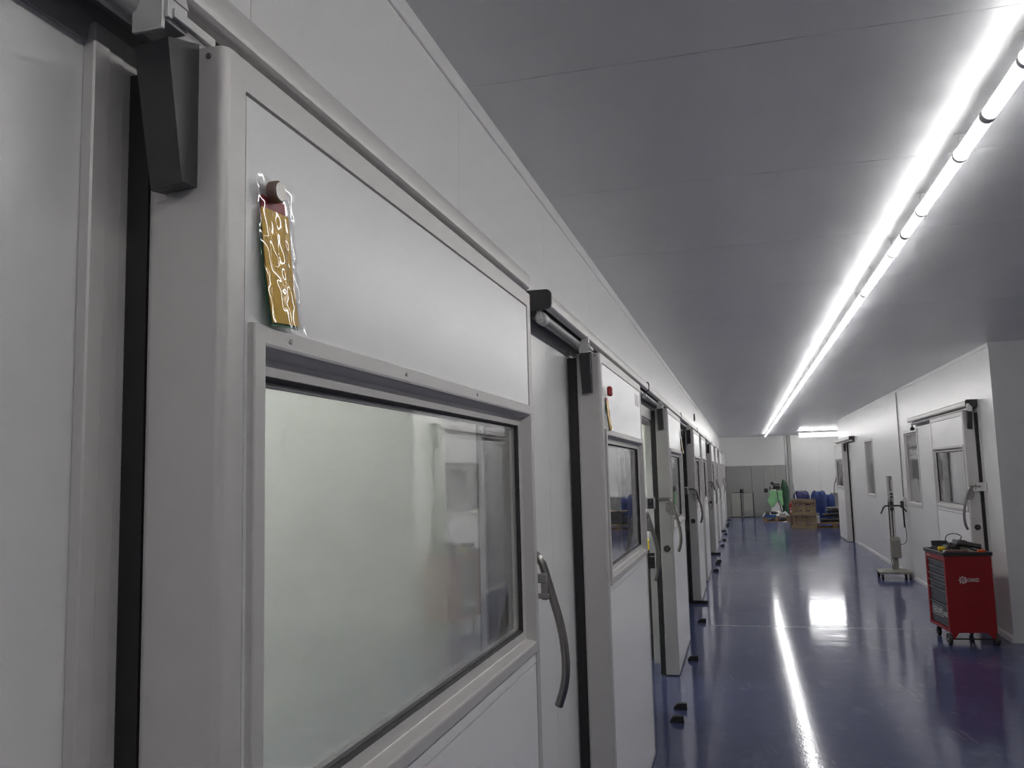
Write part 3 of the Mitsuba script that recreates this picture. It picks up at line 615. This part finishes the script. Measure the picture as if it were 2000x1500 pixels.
for x in (0.065, W_ - 0.065):
    y = L_ - 0.10
    c = put(f'{kt}__caster', tp(cat(box(x - 0.035, x + 0.035, y - 0.035, y + 0.035, 0.118, 0.1305), hull([(x - 0.022, y - 0.02, 0.118), (x - 0.018, y - 0.02, 0.118), (x - 0.022, y + 0.02, 0.118), (x - 0.018, y + 0.02, 0.118), (x - 0.022, y + 0.02, 0.045), (x - 0.018, y + 0.02, 0.045), (x - 0.022, y + 0.045, 0.045), (x - 0.018, y + 0.045, 0.045)]),
        hull([(x + 0.022, y - 0.02, 0.118), (x + 0.018, y - 0.02, 0.118), (x + 0.022, y + 0.02, 0.118), (x + 0.018, y + 0.02, 0.118), (x + 0.022, y + 0.02, 0.045), (x + 0.018, y + 0.02, 0.045), (x + 0.022, y + 0.045, 0.045), (x + 0.018, y + 0.045, 0.045)]))), 'tool_grey')
    put(f'{c}__wheel', tp(xf(wheel(0.05, 0.028), RX, (x, y + 0.03, 0.05))), 'rubber', 30)

# things lying on the trolley (trolley coordinates, top of the tray at 0.946)
ZT = 0.9462
tag('tool_case', 'open black tool case lying on the red trolley', 'case')
put('tool_case__shell', tp(cat(box(0.06, 0.235, 0.43, 0.60, ZT, ZT + 0.012, 0.003), hull([(0.06, 0.585, ZT + 0.012), (0.235, 0.585, ZT + 0.012), (0.06, 0.60, ZT + 0.012), (0.235, 0.60, ZT + 0.012), (0.065, 0.62, ZT + 0.095), (0.23, 0.62, ZT + 0.095), (0.065, 0.632, ZT + 0.095), (0.23, 0.632, ZT + 0.095)]), box(0.06, 0.068, 0.43, 0.60, ZT + 0.012, ZT + 0.05), box(0.227, 0.235, 0.43, 0.60, ZT + 0.012, ZT + 0.05), box(0.068, 0.227, 0.43, 0.438, ZT + 0.012, ZT + 0.05))), 'black')
put('tool_case__clasp', tp(box(0.12, 0.17, 0.424, 0.4295, ZT + 0.02, ZT + 0.04, 0.002)), 'lip')
tag('screwdriver', 'grey screwdriver laid across the black tool case', 'tool')
put('screwdriver__shaft', tp(tube([(0.10, 0.42, ZT + 0.056), (0.18, 0.47, ZT + 0.066)], 0.004, 8)), 'steel', 40)
put('screwdriver__grip', tp(tube([(0.176, 0.468, ZT + 0.0655), (0.19, 0.477, ZT + 0.067), (0.25, 0.515, ZT + 0.074)], [0.008, 0.012, 0.010], 10)), 'green_net', 40)
tag('yellow_plug', 'yellow plug lying at the front edge of the red trolley top', 'plug')
put('yellow_plug__body', tp(cat(xf(disc(0.028, 0.055, 16, 0.004), RX, (0.035, 0.30, ZT + 0.029)), xf(disc(0.022, 0.02, 16, 0.003), RX, (0.09, 0.30, ZT + 0.029)))), 'yellow', 35)
put('yellow_plug__pins', tp(cat([tube([(0.012, 0.30 + dy, ZT + 0.029 + dz), (0.036, 0.30 + dy, ZT + 0.029 + dz)], 0.003, 6) for dy, dz in ((-0.01, 0), (0.01, 0), (0, 0.012))])), 'steel')
tag('tape_roll', 'grey roll of tape next to the yellow plug on the red trolley', 'tape')
scene['tape_roll'] = mikit.ply(tp(xf(lathe([(0.018, -0.02), (0.034, -0.02), (0.034, 0.02), (0.018, 0.02), (0.018, -0.02)], 24), RX, (0.13, 0.36, ZT + 0.0345))), 'mat_grey_box')
tag('rag', 'crumpled beige rag under the angle grinder on the red trolley', 'cloth')
def ragf(u, v):
    x, y = 0.18 + 0.20 * u, 0.27 + 0.15 * v
    e = np.minimum(np.minimum(u, 1 - u), np.minimum(v, 1 - v))
    q = np.stack([x * 18, y * 18, x * 0], -1).reshape(-1, 3)
    return np.stack([x, y, ZT + 0.001 + np.clip(e * 4, 0, 1) * (0.008 + 0.07 * meshkit.noise(q, 5).reshape(u.shape))], -1)
scene['rag'] = mikit.ply(tp(sheet(22, 22, ragf)), 'mat_rag', True)
tag('sanding_pad', 'flat brown pad lying along the near edge of the red trolley top', 'tool')
put('sanding_pad__body', tp(box(0.025, 0.25, 0.025, 0.10, ZT, ZT + 0.042, 0.010)), 'brown')
put('sanding_pad__end', tp(box(0.014, 0.0245, 0.04, 0.085, ZT + 0.012, ZT + 0.034, 0.003)), 'white_plastic')
tag('angle_grinder', 'dark angle grinder with disc guard lying on top of the red trolley', 'power tool')
ga = lambda m: tp(xf(xf(m, rot([0, 0, 1], -16)), rot([0, 1, 0], 12), (0.215, 0.22, ZT + 0.105)))
put('angle_grinder__body', ga(lathe([(0, 0.0), (0.028, 0.0), (0.036, 0.012), (0.037, 0.07), (0.030, 0.10), (0.027, 0.17), (0.031, 0.21), (0.028, 0.225), (0, 0.226)], 18).apply_transform(np.vstack([np.c_[RX, [0, 0, 0]], [0, 0, 0, 1]]))), 'tool_grey', 35)
put('angle_grinder__gear_head', ga(cat(box(-0.055, 0.002, -0.030, 0.030, -0.030, 0.030, 0.010), xf(disc(0.022, 0.05, 14, 0.003), None, (-0.03, 0, -0.055)))), 'alu_dark')
put('angle_grinder__disc', ga(xf(disc(0.060, 0.004, 28), None, (-0.03, 0, -0.050))), 'brown')
put('angle_grinder__guard', ga(xf(cat(lathe([(0.062, -0.018), (0.066, -0.018), (0.066, 0.012), (0.02, 0.014), (0.02, 0.011), (0.062, 0.009), (0.062, -0.018)], 26)), rot([1, 0, 0], 18), (-0.03, 0, -0.047))), 'tool_grey', 35)
put('angle_grinder__cable', tp(tube(smooth_path([(0.43, 0.16, ZT + 0.05), (0.44, 0.14, ZT + 0.03), (0.40, 0.12, ZT + 0.012), (0.30, 0.13, ZT + 0.048), (0.20, 0.16, ZT + 0.06), (0.12, 0.20, ZT + 0.10), (0.10, 0.24, ZT + 0.14), (0.13, 0.25, ZT + 0.185), (0.20, 0.24, ZT + 0.20), (0.26, 0.23, ZT + 0.17), (0.24, 0.24, ZT + 0.13), (0.14, 0.20, ZT + 0.09), (0.05, 0.15, ZT + 0.035), (0.02, 0.16, ZT + 0.012)], 6), 0.0042, 8)), 'rubber', 40)
tag('hammer', 'thin orange-gripped tool at the back corner of the red trolley top', 'tool')
put('hammer__grip', tp(xf(lathe([(0, 0), (0.016, 0.002), (0.021, 0.012), (0.021, 0.05), (0.016, 0.07), (0.010, 0.085), (0, 0.086)], 14), RX, (0.355, 0.07, ZT + 0.021))), 'orange', 35)
put('hammer__shaft', tp(tube([(0.27, 0.072, ZT + 0.018), (0.357, 0.07, ZT + 0.021)], 0.006, 8)), 'wood', 40)

# ------------------------------------------------------------------ hoist stand
tag('hoist_stand', 'slim mobile hoist stand on casters by the right wall', 'hoist stand')
hs_ = 'hoist_stand'
SC = np.array([2.40, 15.72, 0.0])
def sp(m): return xf(m, None, SC)
put(f'{hs_}__base', sp(hull([(x, y, 0.095) for x in (-0.25, 0.25) for y in (-0.25, 0.25)] + [(x, y, 0.125) for x in (-0.25, 0.25) for y in (-0.25, 0.25)] + [(x, y, 0.155) for x in (-0.13, 0.13) for y in (-0.10, 0.10)])), 'beige_metal')
for x in (-0.215, 0.215):
    for y in (-0.215, 0.215):
        c = put(f'{hs_}__caster', sp(cat(box(x - 0.03, x + 0.03, y - 0.03, y + 0.03, 0.085, 0.0945), box(x - 0.024, x - 0.020, y - 0.025, y + 0.025, 0.03, 0.085), box(x + 0.020, x + 0.024, y - 0.025, y + 0.025, 0.03, 0.085))), 'alu_dark')
        put(f'{c}__wheel', sp(xf(wheel(0.04, 0.032), RX, (x, y, 0.04))), 'tool_grey', 30)
put(f'{hs_}__column', sp(box(-0.005, 0.075, -0.05, 0.05, 0.155, 0.36, 0.006)), 'beige_metal')
put(f'{hs_}__control_box', sp(cat(box(-0.03, 0.12, -0.12, 0.05, 0.35, 0.63, 0.008), hull([(-0.03, -0.12, 0.631), (0.12, -0.12, 0.631), (-0.03, 0.05, 0.631), (0.12, 0.05, 0.631), (-0.02, -0.06, 0.69), (0.11, -0.06, 0.69), (-0.02, 0.05, 0.69), (0.11, 0.05, 0.69)]))), 'beige_metal')
for x in (-0.012, 0.040):
    put(f'{hs_}__mast', sp(box(x, x + 0.034, -0.02, 0.045, 0.689, 1.72 if x < 0 else 1.66, 0.004)), 'alu')
put(f'{hs_}__mast_cover', sp(box(-0.012, 0.078, 0.046, 0.062, 0.689, 1.725, 0.004)), 'beige_metal')
br = put(f'{hs_}__bracket', sp(box(-0.018, 0.072, -0.055, -0.021, 1.335, 1.47, 0.005)), 'alu')
for z in (1.37, 1.425): put(f'{br}__knob', sp(xf(disc(0.019, 0.02, 14, 0.004), rot([1, 0, 0], 90), (0.035, -0.0555, z))), 'black')
for z in (1.27, 1.17): put(f'{hs_}__clamp', sp(xf(lathe([(0, 0), (0.026, 0), (0.03, 0.01), (0.03, 0.03), (0.02, 0.045), (0, 0.046)], 16), rot([1, 0, 0], 90), (0.03, -0.0215, z))), 'black', 30)
put(f'{hs_}__handlebar', sp(tube(smooth_path([(-0.155, -0.08, 1.09), (-0.135, -0.08, 1.13), (-0.10, -0.075, 1.20), (-0.06, -0.07, 1.222), (0.03, -0.07, 1.222), (0.15, -0.07, 1.220), (0.20, -0.075, 1.19), (0.25, -0.08, 1.12)], 5), 0.0125, 12)), 'tool_grey', 40)
put(f'{hs_}__handset', sp(box(0.165, 0.215, -0.11, -0.06, 1.18, 1.30, 0.008)), 'black')
th = np.linspace(0, 60 * 2 * np.pi, 520); zz = np.linspace(1.18, 0.86, 520)
cab = np.stack([0.20 + 0.010 * np.cos(th) + 0.02 * (1.18 - zz), -0.085 + 0.010 * np.sin(th), zz], -1)
cab = np.vstack([cab, smooth_path([(0.218, -0.085, 0.855), (0.222, -0.08, 0.75), (0.224, -0.06, 0.65), (0.20, -0.04, 0.59), (0.165, -0.035, 0.573), (0.119, -0.035, 0.565)], 5)])
put(f'{hs_}__cable', sp(tube(cab, 0.0045, 5)), 'rubber', True)
put(f'{hs_}__cord', sp(tube(smooth_path([(-0.02, -0.025, 0.352), (-0.035, -0.04, 0.30), (-0.025, -0.05, 0.22), (-0.02, -0.05, 0.158)], 4), 0.006, 6)), 'rubber', True)
put(f'{hs_}__cord', sp(tube([(-0.018, -0.024, 0.695), (-0.019, -0.025, 1.0), (-0.018, -0.024, 1.30)], 0.007, 6)), 'rubber', True)

# ------------------------------------------------------------------ far end: pallets, drums, machine, hoses
def pallet(key, Lx, Wy, mt, R, t, stand=False, boards=5):
    """Lying pallet: long boards along x. Local box 0..Lx, 0..Wy, 0..0.144."""
    q = lambda m: xf(m, R, t)
    bw = 0.10
    for i in range(3):
        y = (Wy - bw) * i / 2
        put(f'{key}__bottom_board', q(box(0, Lx, y, y + bw, 0.0, 0.022, 0.002)), mt)
        for j in range(3):
            x = (Lx - 0.12) * j / 2; put(f'{key}__block', q(box(x, x + 0.12, y, y + bw, 0.0222, 0.10, 0.002)), mt)
    for j in range(3):
        x = (Lx - 0.12) * j / 2; put(f'{key}__cross_board', q(box(x, x + 0.12, 0, Wy, 0.1002, 0.122, 0.002)), mt)
    for i in range(boards):
        w = Wy * 0.90 / boards; y = (Wy - w) * i / (boards - 1)
        put(f'{key}__deck_board', q(box(0, Lx, y, y + w, 0.1222, 0.144, 0.002)), mt)
tag('wooden_pallet', 'light wooden pallet standing upright in front of the blue drums', 'pallet')
a = math.atan2(28.0 - 28.42, 2.09 - 1.42)
Rz = rot([0, 0, 1], math.degrees(a)) @ rot([0, 0, 1], 0) @ np.array([[1, 0, 0], [0, 0, 1.0], [0, 1.0, 0]])   # lying y -> up, lying z -> into the scene
pallet('wooden_pallet', 0.80, 0.93, 'wood', Rz, (1.415, 28.42, 0.0))
tag('red_crate', 'red crate with a pale stripe behind the upright pallet', 'crate')
put('red_crate__base', box(1.42, 1.62, 28.75, 29.1, 0.0, 0.44, 0.008), 'brown')
put('red_crate__body', box(1.415, 1.62, 28.745, 29.1, 0.4405, 0.78, 0.01), 'card_red')
put('red_crate__stripe', box(1.42, 1.60, 28.738, 28.7445, 0.50, 0.56), 'letter')
put('red_crate__stripe', box(1.42, 1.60, 28.738, 28.7445, 0.60, 0.63), 'letter')
tag('wooden_pallet_001', 'low wooden pallet with boxes and white film, by the green machine', 'pallet')
pallet('wooden_pallet_001', 0.90, 0.80, 'wood_dark', np.eye(3), (0.66, 32.2, 0.0))
PZ = 0.1442
tag('blue_tray', 'shallow blue tray on the low pallet', 'tray')
put('blue_tray__body', cat(box(0.69, 1.10, 32.22, 32.55, PZ, PZ + 0.07, 0.006)), 'blue_tray')
put('blue_tray__rim', ext(sg.box(0.68, 32.21, 1.11, 32.56).difference(sg.box(0.70, 32.23, 1.09, 32.54)), PZ + 0.0705, PZ + 0.085, 'z'), 'blue_tray')
tag('black_case', 'black tool box on the blue tray', 'case')
put('black_case__body', hull([(0.72, 32.25, PZ + 0.086), (0.90, 32.25, PZ + 0.086), (0.72, 32.5, PZ + 0.086), (0.90, 32.5, PZ + 0.086), (0.75, 32.27, PZ + 0.19), (0.88, 32.27, PZ + 0.17), (0.75, 32.48, PZ + 0.19), (0.88, 32.48, PZ + 0.17)]), 'black')
put('black_case__handle', tube(smooth_path([(0.77, 32.37, PZ + 0.188), (0.78, 32.37, PZ + 0.225), (0.85, 32.37, PZ + 0.22), (0.86, 32.37, PZ + 0.178)], 4), 0.009, 8), 'black', 40)
tag('black_drill', 'black power tool lying on the low pallet between tray and grey case', 'power tool')
put('black_drill__body', cat(xf(lathe([(0, 0), (0.045, 0.005), (0.055, 0.03), (0.055, 0.16), (0.03, 0.20), (0.018, 0.26), (0, 0.262)], 14), RX, (0.93, 32.43, PZ + 0.155))), 'rubber', 35)
put('black_drill__grip', hull([(0.97, 32.43, PZ + 0.13), (1.04, 32.43, PZ + 0.13), (0.97, 32.34, PZ + 0.088), (1.04, 32.34, PZ + 0.088), (0.97, 32.45, PZ + 0.088), (1.04, 32.45, PZ + 0.088)]), 'black')
for x, z, w, nm in ((1.225, PZ, 0.24, 'lower'), (1.235, PZ + 0.077, 0.20, 'upper')):
    k = thing('grey_case', f'pale grey flat case on the low pallet, {nm} of the two', 'case')
    put(f'{k}__body', box(x, x + w, 32.24, 32.55, z, z + 0.075, 0.008), 'pale_panel'); put(f'{k}__seam', ext(sg.box(x - 0.002, 32.238, x + w + 0.002, 32.552).difference(sg.box(x + 0.004, 32.244, x + w - 0.004, 32.546)), z + 0.034, z + 0.042, 'z'), 'black')
tag('hose_coil', 'small coil of pale hose on the blue tray', 'hose')
scene['hose_coil'] = mikit.ply(tube(np.array([(1.0 + 0.075 * math.cos(t), 32.275 + 0.035 * math.sin(t) + 0.0, PZ + 0.095 + 0.004 * t / 6.28) for t in np.linspace(0, 18.8, 70)]), 0.009, 6), 'mat_letter', True)
tag('plastic_sheet', 'crumpled white plastic sheet spread behind the boxes on the low pallet', 'sheet')
def psh(u, v):
    x, y = 0.62 + 1.0 * u, 32.57 + 0.44 * v
    q = np.stack([x * 9, y * 9, x * 0], -1).reshape(-1, 3)
    h = meshkit.noise(q, 8).reshape(u.shape)
    return np.stack([x, y, PZ + 0.004 + np.clip(8 * np.minimum(u, 1 - u), 0.0, 1) * (0.05 + 0.15 * np.sin(np.pi * np.clip(v, 0, 1)) * (0.4 + h))], -1)
put('plastic_sheet', sheet(40, 16, psh), 'white_plastic', True)
tag('paper_scrap', 'white scrap of paper on the floor in front of the low pallet', 'paper')
scene['paper_scrap'] = mikit.ply(sheet(9, 7, lambda u, v: np.stack([1.30 + 0.17 * u + 0.03 * v, 31.75 + 0.25 * v, 0.003 + 0.03 * np.sin(3.1 * u) * np.sin(3.1 * v) + 0.01 * np.sin(9 * u + 4 * v) ** 2], -1)), 'mat_white_plastic', True)

tag('machine', 'white machine wrapped in green film with a black motor on top', 'machine')
put('machine__body', box(0.99, 1.40, 33.65, 34.05, 0.05, 1.07, 0.012), 'white_plastic')
for x in (1.0, 1.33):
    for y in (33.67, 33.97): put('machine__foot', box(x, x + 0.06, y, y + 0.06, 0.0, 0.05), 'black')
def green_shell():
    n, m = 56, 26; pts = []
    for j in range(m):
        v = j / (m - 1)
        for i in range(n):
            t = i / n * 4; s = int(t); r = t - s
            c = [(0.97, 33.63), (1.42, 33.63), (1.42, 34.07), (0.97, 34.07)]
            p = np.array(c[s]) * (1 - r) + np.array(c[(s + 1) % 4]) * r
            z = 1.085 - v * (0.50 + 0.10 * math.sin(i * 0.55) + 0.06 * math.sin(i * 1.7))
            ctr = np.array([1.195, 33.85]); dv = p - ctr
            k_ = 0.98 + 0.10 * (meshkit.noise(np.array([[p[0] * 7, p[1] * 7, z * 7]]), 2)[0]) + 0.05 * v
            q = ctr + dv * k_; bulge = 0.09 * max(0.0, 1 - abs(z - 0.72) / 0.2) if q[0] < 1.05 else 0.0
            pts.append((q[0] - bulge, q[1], z))
    f = []
    for j in range(m - 1):
        for i in range(n):
            k_ = (i + 1) % n; f += [(j * n + i, j * n + k_, (j + 1) * n + k_), (j * n + i, (j + 1) * n + k_, (j + 1) * n + i)]
    pts.append((1.195, 33.85, 1.09)); f += [(len(pts) - 1, (i + 1) % n, i) for i in range(n)]
    return tm(pts, f)
put('machine__film', green_shell(), 'green_film', 40)
mo = put('machine__motor', cat(xf(lathe([(0, 0), (0.09, 0.0), (0.11, 0.02), (0.11, 0.22), (0.085, 0.26), (0, 0.262)], 18), RX, (1.10, 33.84, 1.235)), box(1.08, 1.36, 33.76, 33.92, 1.10, 1.15, 0.006), xf(lathe([(0, 0), (0.05, 0.0), (0.055, 0.09), (0.03, 0.12), (0, 0.12)], 14), None, (1.08, 33.80, 1.29))), 'black', 35)
put(f'{mo}__pulley', xf(lathe([(0, 0), (0.07, 0.0), (0.075, 0.03), (0.05, 0.05), (0, 0.05)], 18), RX, (0.97, 33.80, 1.17)), 'black', 30)
put('machine__plate', box(1.0, 1.20, 33.60, 33.625, 1.085, 1.12), 'white_plastic')
put('machine__cord', tube(smooth_path([(1.25, 33.66, 1.14), (1.24, 33.585, 1.02), (1.25, 33.56, 0.75), (1.30, 33.55, 0.55), (1.36, 33.55, 0.33), (1.40, 33.58, 0.18), (1.36, 33.56, 0.30), (1.32, 33.55, 0.45)], 5), 0.012, 6), 'rubber', True)
tag('netting_bundle', 'tall bundle wrapped in dark green netting between the machine and the column', 'bundle')
pr = []
n, m = 28, 24; pts = []
for j in range(m):
    v = j / (m - 1); z = 1.47 * v
    wx = 0.15 - 0.012 * v - 0.10 * max(0, v - 0.82) / 0.18; xc = 1.555 - 0.05 * max(0, v - 0.8) / 0.2
    for i in range(n):
        t = 2 * np.pi * i / n
        k_ = 0.86 + 0.30 * meshkit.noise(np.array([[math.cos(t) * 2.2, math.sin(t) * 2.2, z * 5]]), 9)[0]
        pts.append((xc + wx * k_ * math.cos(t), 34.3 + 0.17 * k_ * math.sin(t), z))
f = [q for j in range(m - 1) for i in range(n) for q in ((j * n + i, j * n + (i + 1) % n, (j + 1) * n + (i + 1) % n), (j * n + i, (j + 1) * n + (i + 1) % n, (j + 1) * n + i))]
pts.append((1.50, 34.3, 1.49)); f += [(len(pts) - 1, (m - 1) * n + i, (m - 1) * n + (i + 1) % n) for i in range(n)]
scene['netting_bundle'] = mikit.ply(tm(pts, f), 'mat_green_net', 40)
tag('white_pole', 'thin white pole leaning near the column beside the drums', 'pole')
put('white_pole__shaft', tube([(1.93, 31.9, 0.0), (1.80, 32.15, 0.95)], 0.014, 8), 'white_plastic', 40)
put('white_pole__grip', tube([(1.80, 32.15, 0.95), (1.74, 32.25, 1.35)], 0.017, 8), 'grey_box', 40)

def drum(label, x, y, h, r, mt, group=None):
    k = thing('plastic_drum', label, 'drum', group)
    put(f'{k}__body', xf(lathe([(0, 0.0), (r * 0.92, 0.0), (r, 0.03), (r, h * 0.30), (r * 0.985, h * 0.32), (r, h * 0.34), (r, h * 0.66), (r * 0.985, h * 0.68), (r, h * 0.70), (r, h * 0.86), (r * 0.80, h * 0.985), (r * 0.76, h), (0, h)], 32), None, (x, y, 0)), mt, 25)
    for dx in (-0.5, 0.5): put(f'{k}__bung', xf(disc(0.035, 0.03, 14, 0.004), None, (x + dx * r, y - 0.05, h + 0.0002)), 'black')
drum('violet-blue plastic drum behind the upright pallet, beside the column', 2.02, 32.4, 1.055, 0.29, 'violet_drum')
drum('tall bright blue plastic drum in the middle of the three', 2.58, 32.0, 1.06, 0.265, 'blue_drum')
drum('smaller blue plastic drum next to the grey container', 2.95, 32.55, 0.93, 0.22, 'blue_drum')
tag('lid_ring', 'black ring lying on top of the violet-blue drum', 'ring')
scene['lid_ring'] = mikit.ply(xf(lathe([(0.06, 0), (0.10, 0), (0.10, 0.02), (0.06, 0.025), (0.06, 0.0)], 20), None, (2.03, 32.36, 1.0555)), 'mat_grey_box')
tag('grey_container', 'large grey container partly hidden by the right wall, beside the blue drums', 'container')
put('grey_container__body', hull([(x, y, 0.0) for x in (3.22, 3.85) for y in (33.1, 33.7)] + [(x, y, 0.93) for x in (3.16, 3.92) for y in (33.02, 33.78)]), 'grey_box')
put('grey_container__rim', ext(sg.box(3.14, 33.0, 3.94, 33.80).difference(sg.box(3.19, 33.05, 3.89, 33.75)), 0.9302, 0.955, 'z'), 'grey_box')
tag('white_crate', 'white slatted crate on top of the grey container', 'crate')
put('white_crate__side', cat(*[box(3.3, 3.75, 33.2, 33.215, 0.956 + i * 0.055, 0.956 + i * 0.055 + 0.04) for i in range(5)], *[box(3.3, 3.75, 33.585, 33.6, 0.956 + i * 0.055, 0.956 + i * 0.055 + 0.04) for i in range(5)], box(3.3, 3.315, 33.2, 33.6, 0.956, 1.22), box(3.735, 3.75, 33.2, 33.6, 0.956, 1.22), box(3.315, 3.735, 33.215, 33.585, 0.956, 0.966)), 'white_plastic')
tag('steel_bench', 'low dark chest under the tan board behind the hoses', 'chest')
put('steel_bench__body', box(2.95, 3.9, 30.7, 31.4, 0.0, 0.49, 0.006), 'tool_grey'); put('steel_bench__lid', box(2.93, 3.92, 30.68, 31.42, 0.4905, 0.51, 0.004), 'grey_box')
tag('tan_board', 'tan board lying flat on the low chest beside the hoses', 'board')
scene['tan_board'] = mikit.ply(xf(box(0, 0.95, 0, 0.62, 0, 0.018, 0.002), rot([0, 0, 1], 8), (2.80, 30.62, 0.5103)), 'mat_cardboard')

tag('wooden_pallet_002', 'dark low wooden pallet under the heap of black hoses', 'pallet')
pallet('wooden_pallet_002', 1.2, 0.8, 'wood_dark', rot([0, 0, 1], -4), (2.12, 28.5, 0.0))
def hose(label, cx, cy, z0, R, r, turns, tilt, seed, mt='hose'):
    k = thing('hose_coil', label, 'hose')
    rr = np.random.default_rng(seed); t = np.linspace(0, turns * 2 * np.pi, int(turns * 26))
    w = R * (1 + 0.10 * np.sin(t * 0.37 + seed) + 0.06 * np.sin(t * 0.91)); 
    p = np.stack([w * np.cos(t), w * 0.8 * np.sin(t), r + r * 1.7 * (t / (2 * np.pi)) * 0.9 + 0.012 * np.sin(t * 1.3 + seed)], -1)
    p = p @ rot([1, 0, 0], tilt).T; p[:, 2] += z0 - (p[:, 2].min() - r)
    scene[k] = mikit.ply(tube(p + [cx, cy, 0], r, 7), 'mat_' + mt, True)
hose('large coil of black hose at the bottom of the heap on the dark pallet', 2.72, 28.86, 0.1445, 0.33, 0.022, 3, 0, 1)
hose('middle coil of black hose in the heap on the dark pallet', 2.74, 28.84, 0.325, 0.28, 0.018, 3, 0, 2)
hose('top coil of black hose in the heap on the dark pallet', 2.77, 28.86, 0.475, 0.22, 0.016, 2, 0, 3)
hose('thin grey hose loop lying on top of the black hoses', 2.75, 28.86, 0.590, 0.17, 0.009, 2, 0, 4, 'hose_grey')
hose('white hose loop lying between the upright pallet and the black hoses', 2.22, 29.08, 0.1446, 0.08, 0.009, 2, 50, 5, 'letter')
tag('jerrycan', 'small white plastic canister between the upright pallet and the hoses', 'canister')
put('jerrycan__body', hull([(x, y, z) for x in (2.20, 2.30) for y in (28.62, 28.76) for z in (0.1446, 0.36)] + [(2.22, 28.65, 0.40), (2.28, 28.65, 0.40), (2.22, 28.73, 0.40), (2.28, 28.73, 0.40)]), 'white_plastic')
put('jerrycan__handle', tube(smooth_path([(2.22, 28.69, 0.40), (2.215, 28.69, 0.44), (2.28, 28.69, 0.45), (2.285, 28.69, 0.40)], 4), 0.011, 8), 'white_plastic', True)
put('jerrycan__cap', xf(disc(0.02, 0.025, 12, 0.003), None, (2.27, 28.65, 0.401)), 'black')
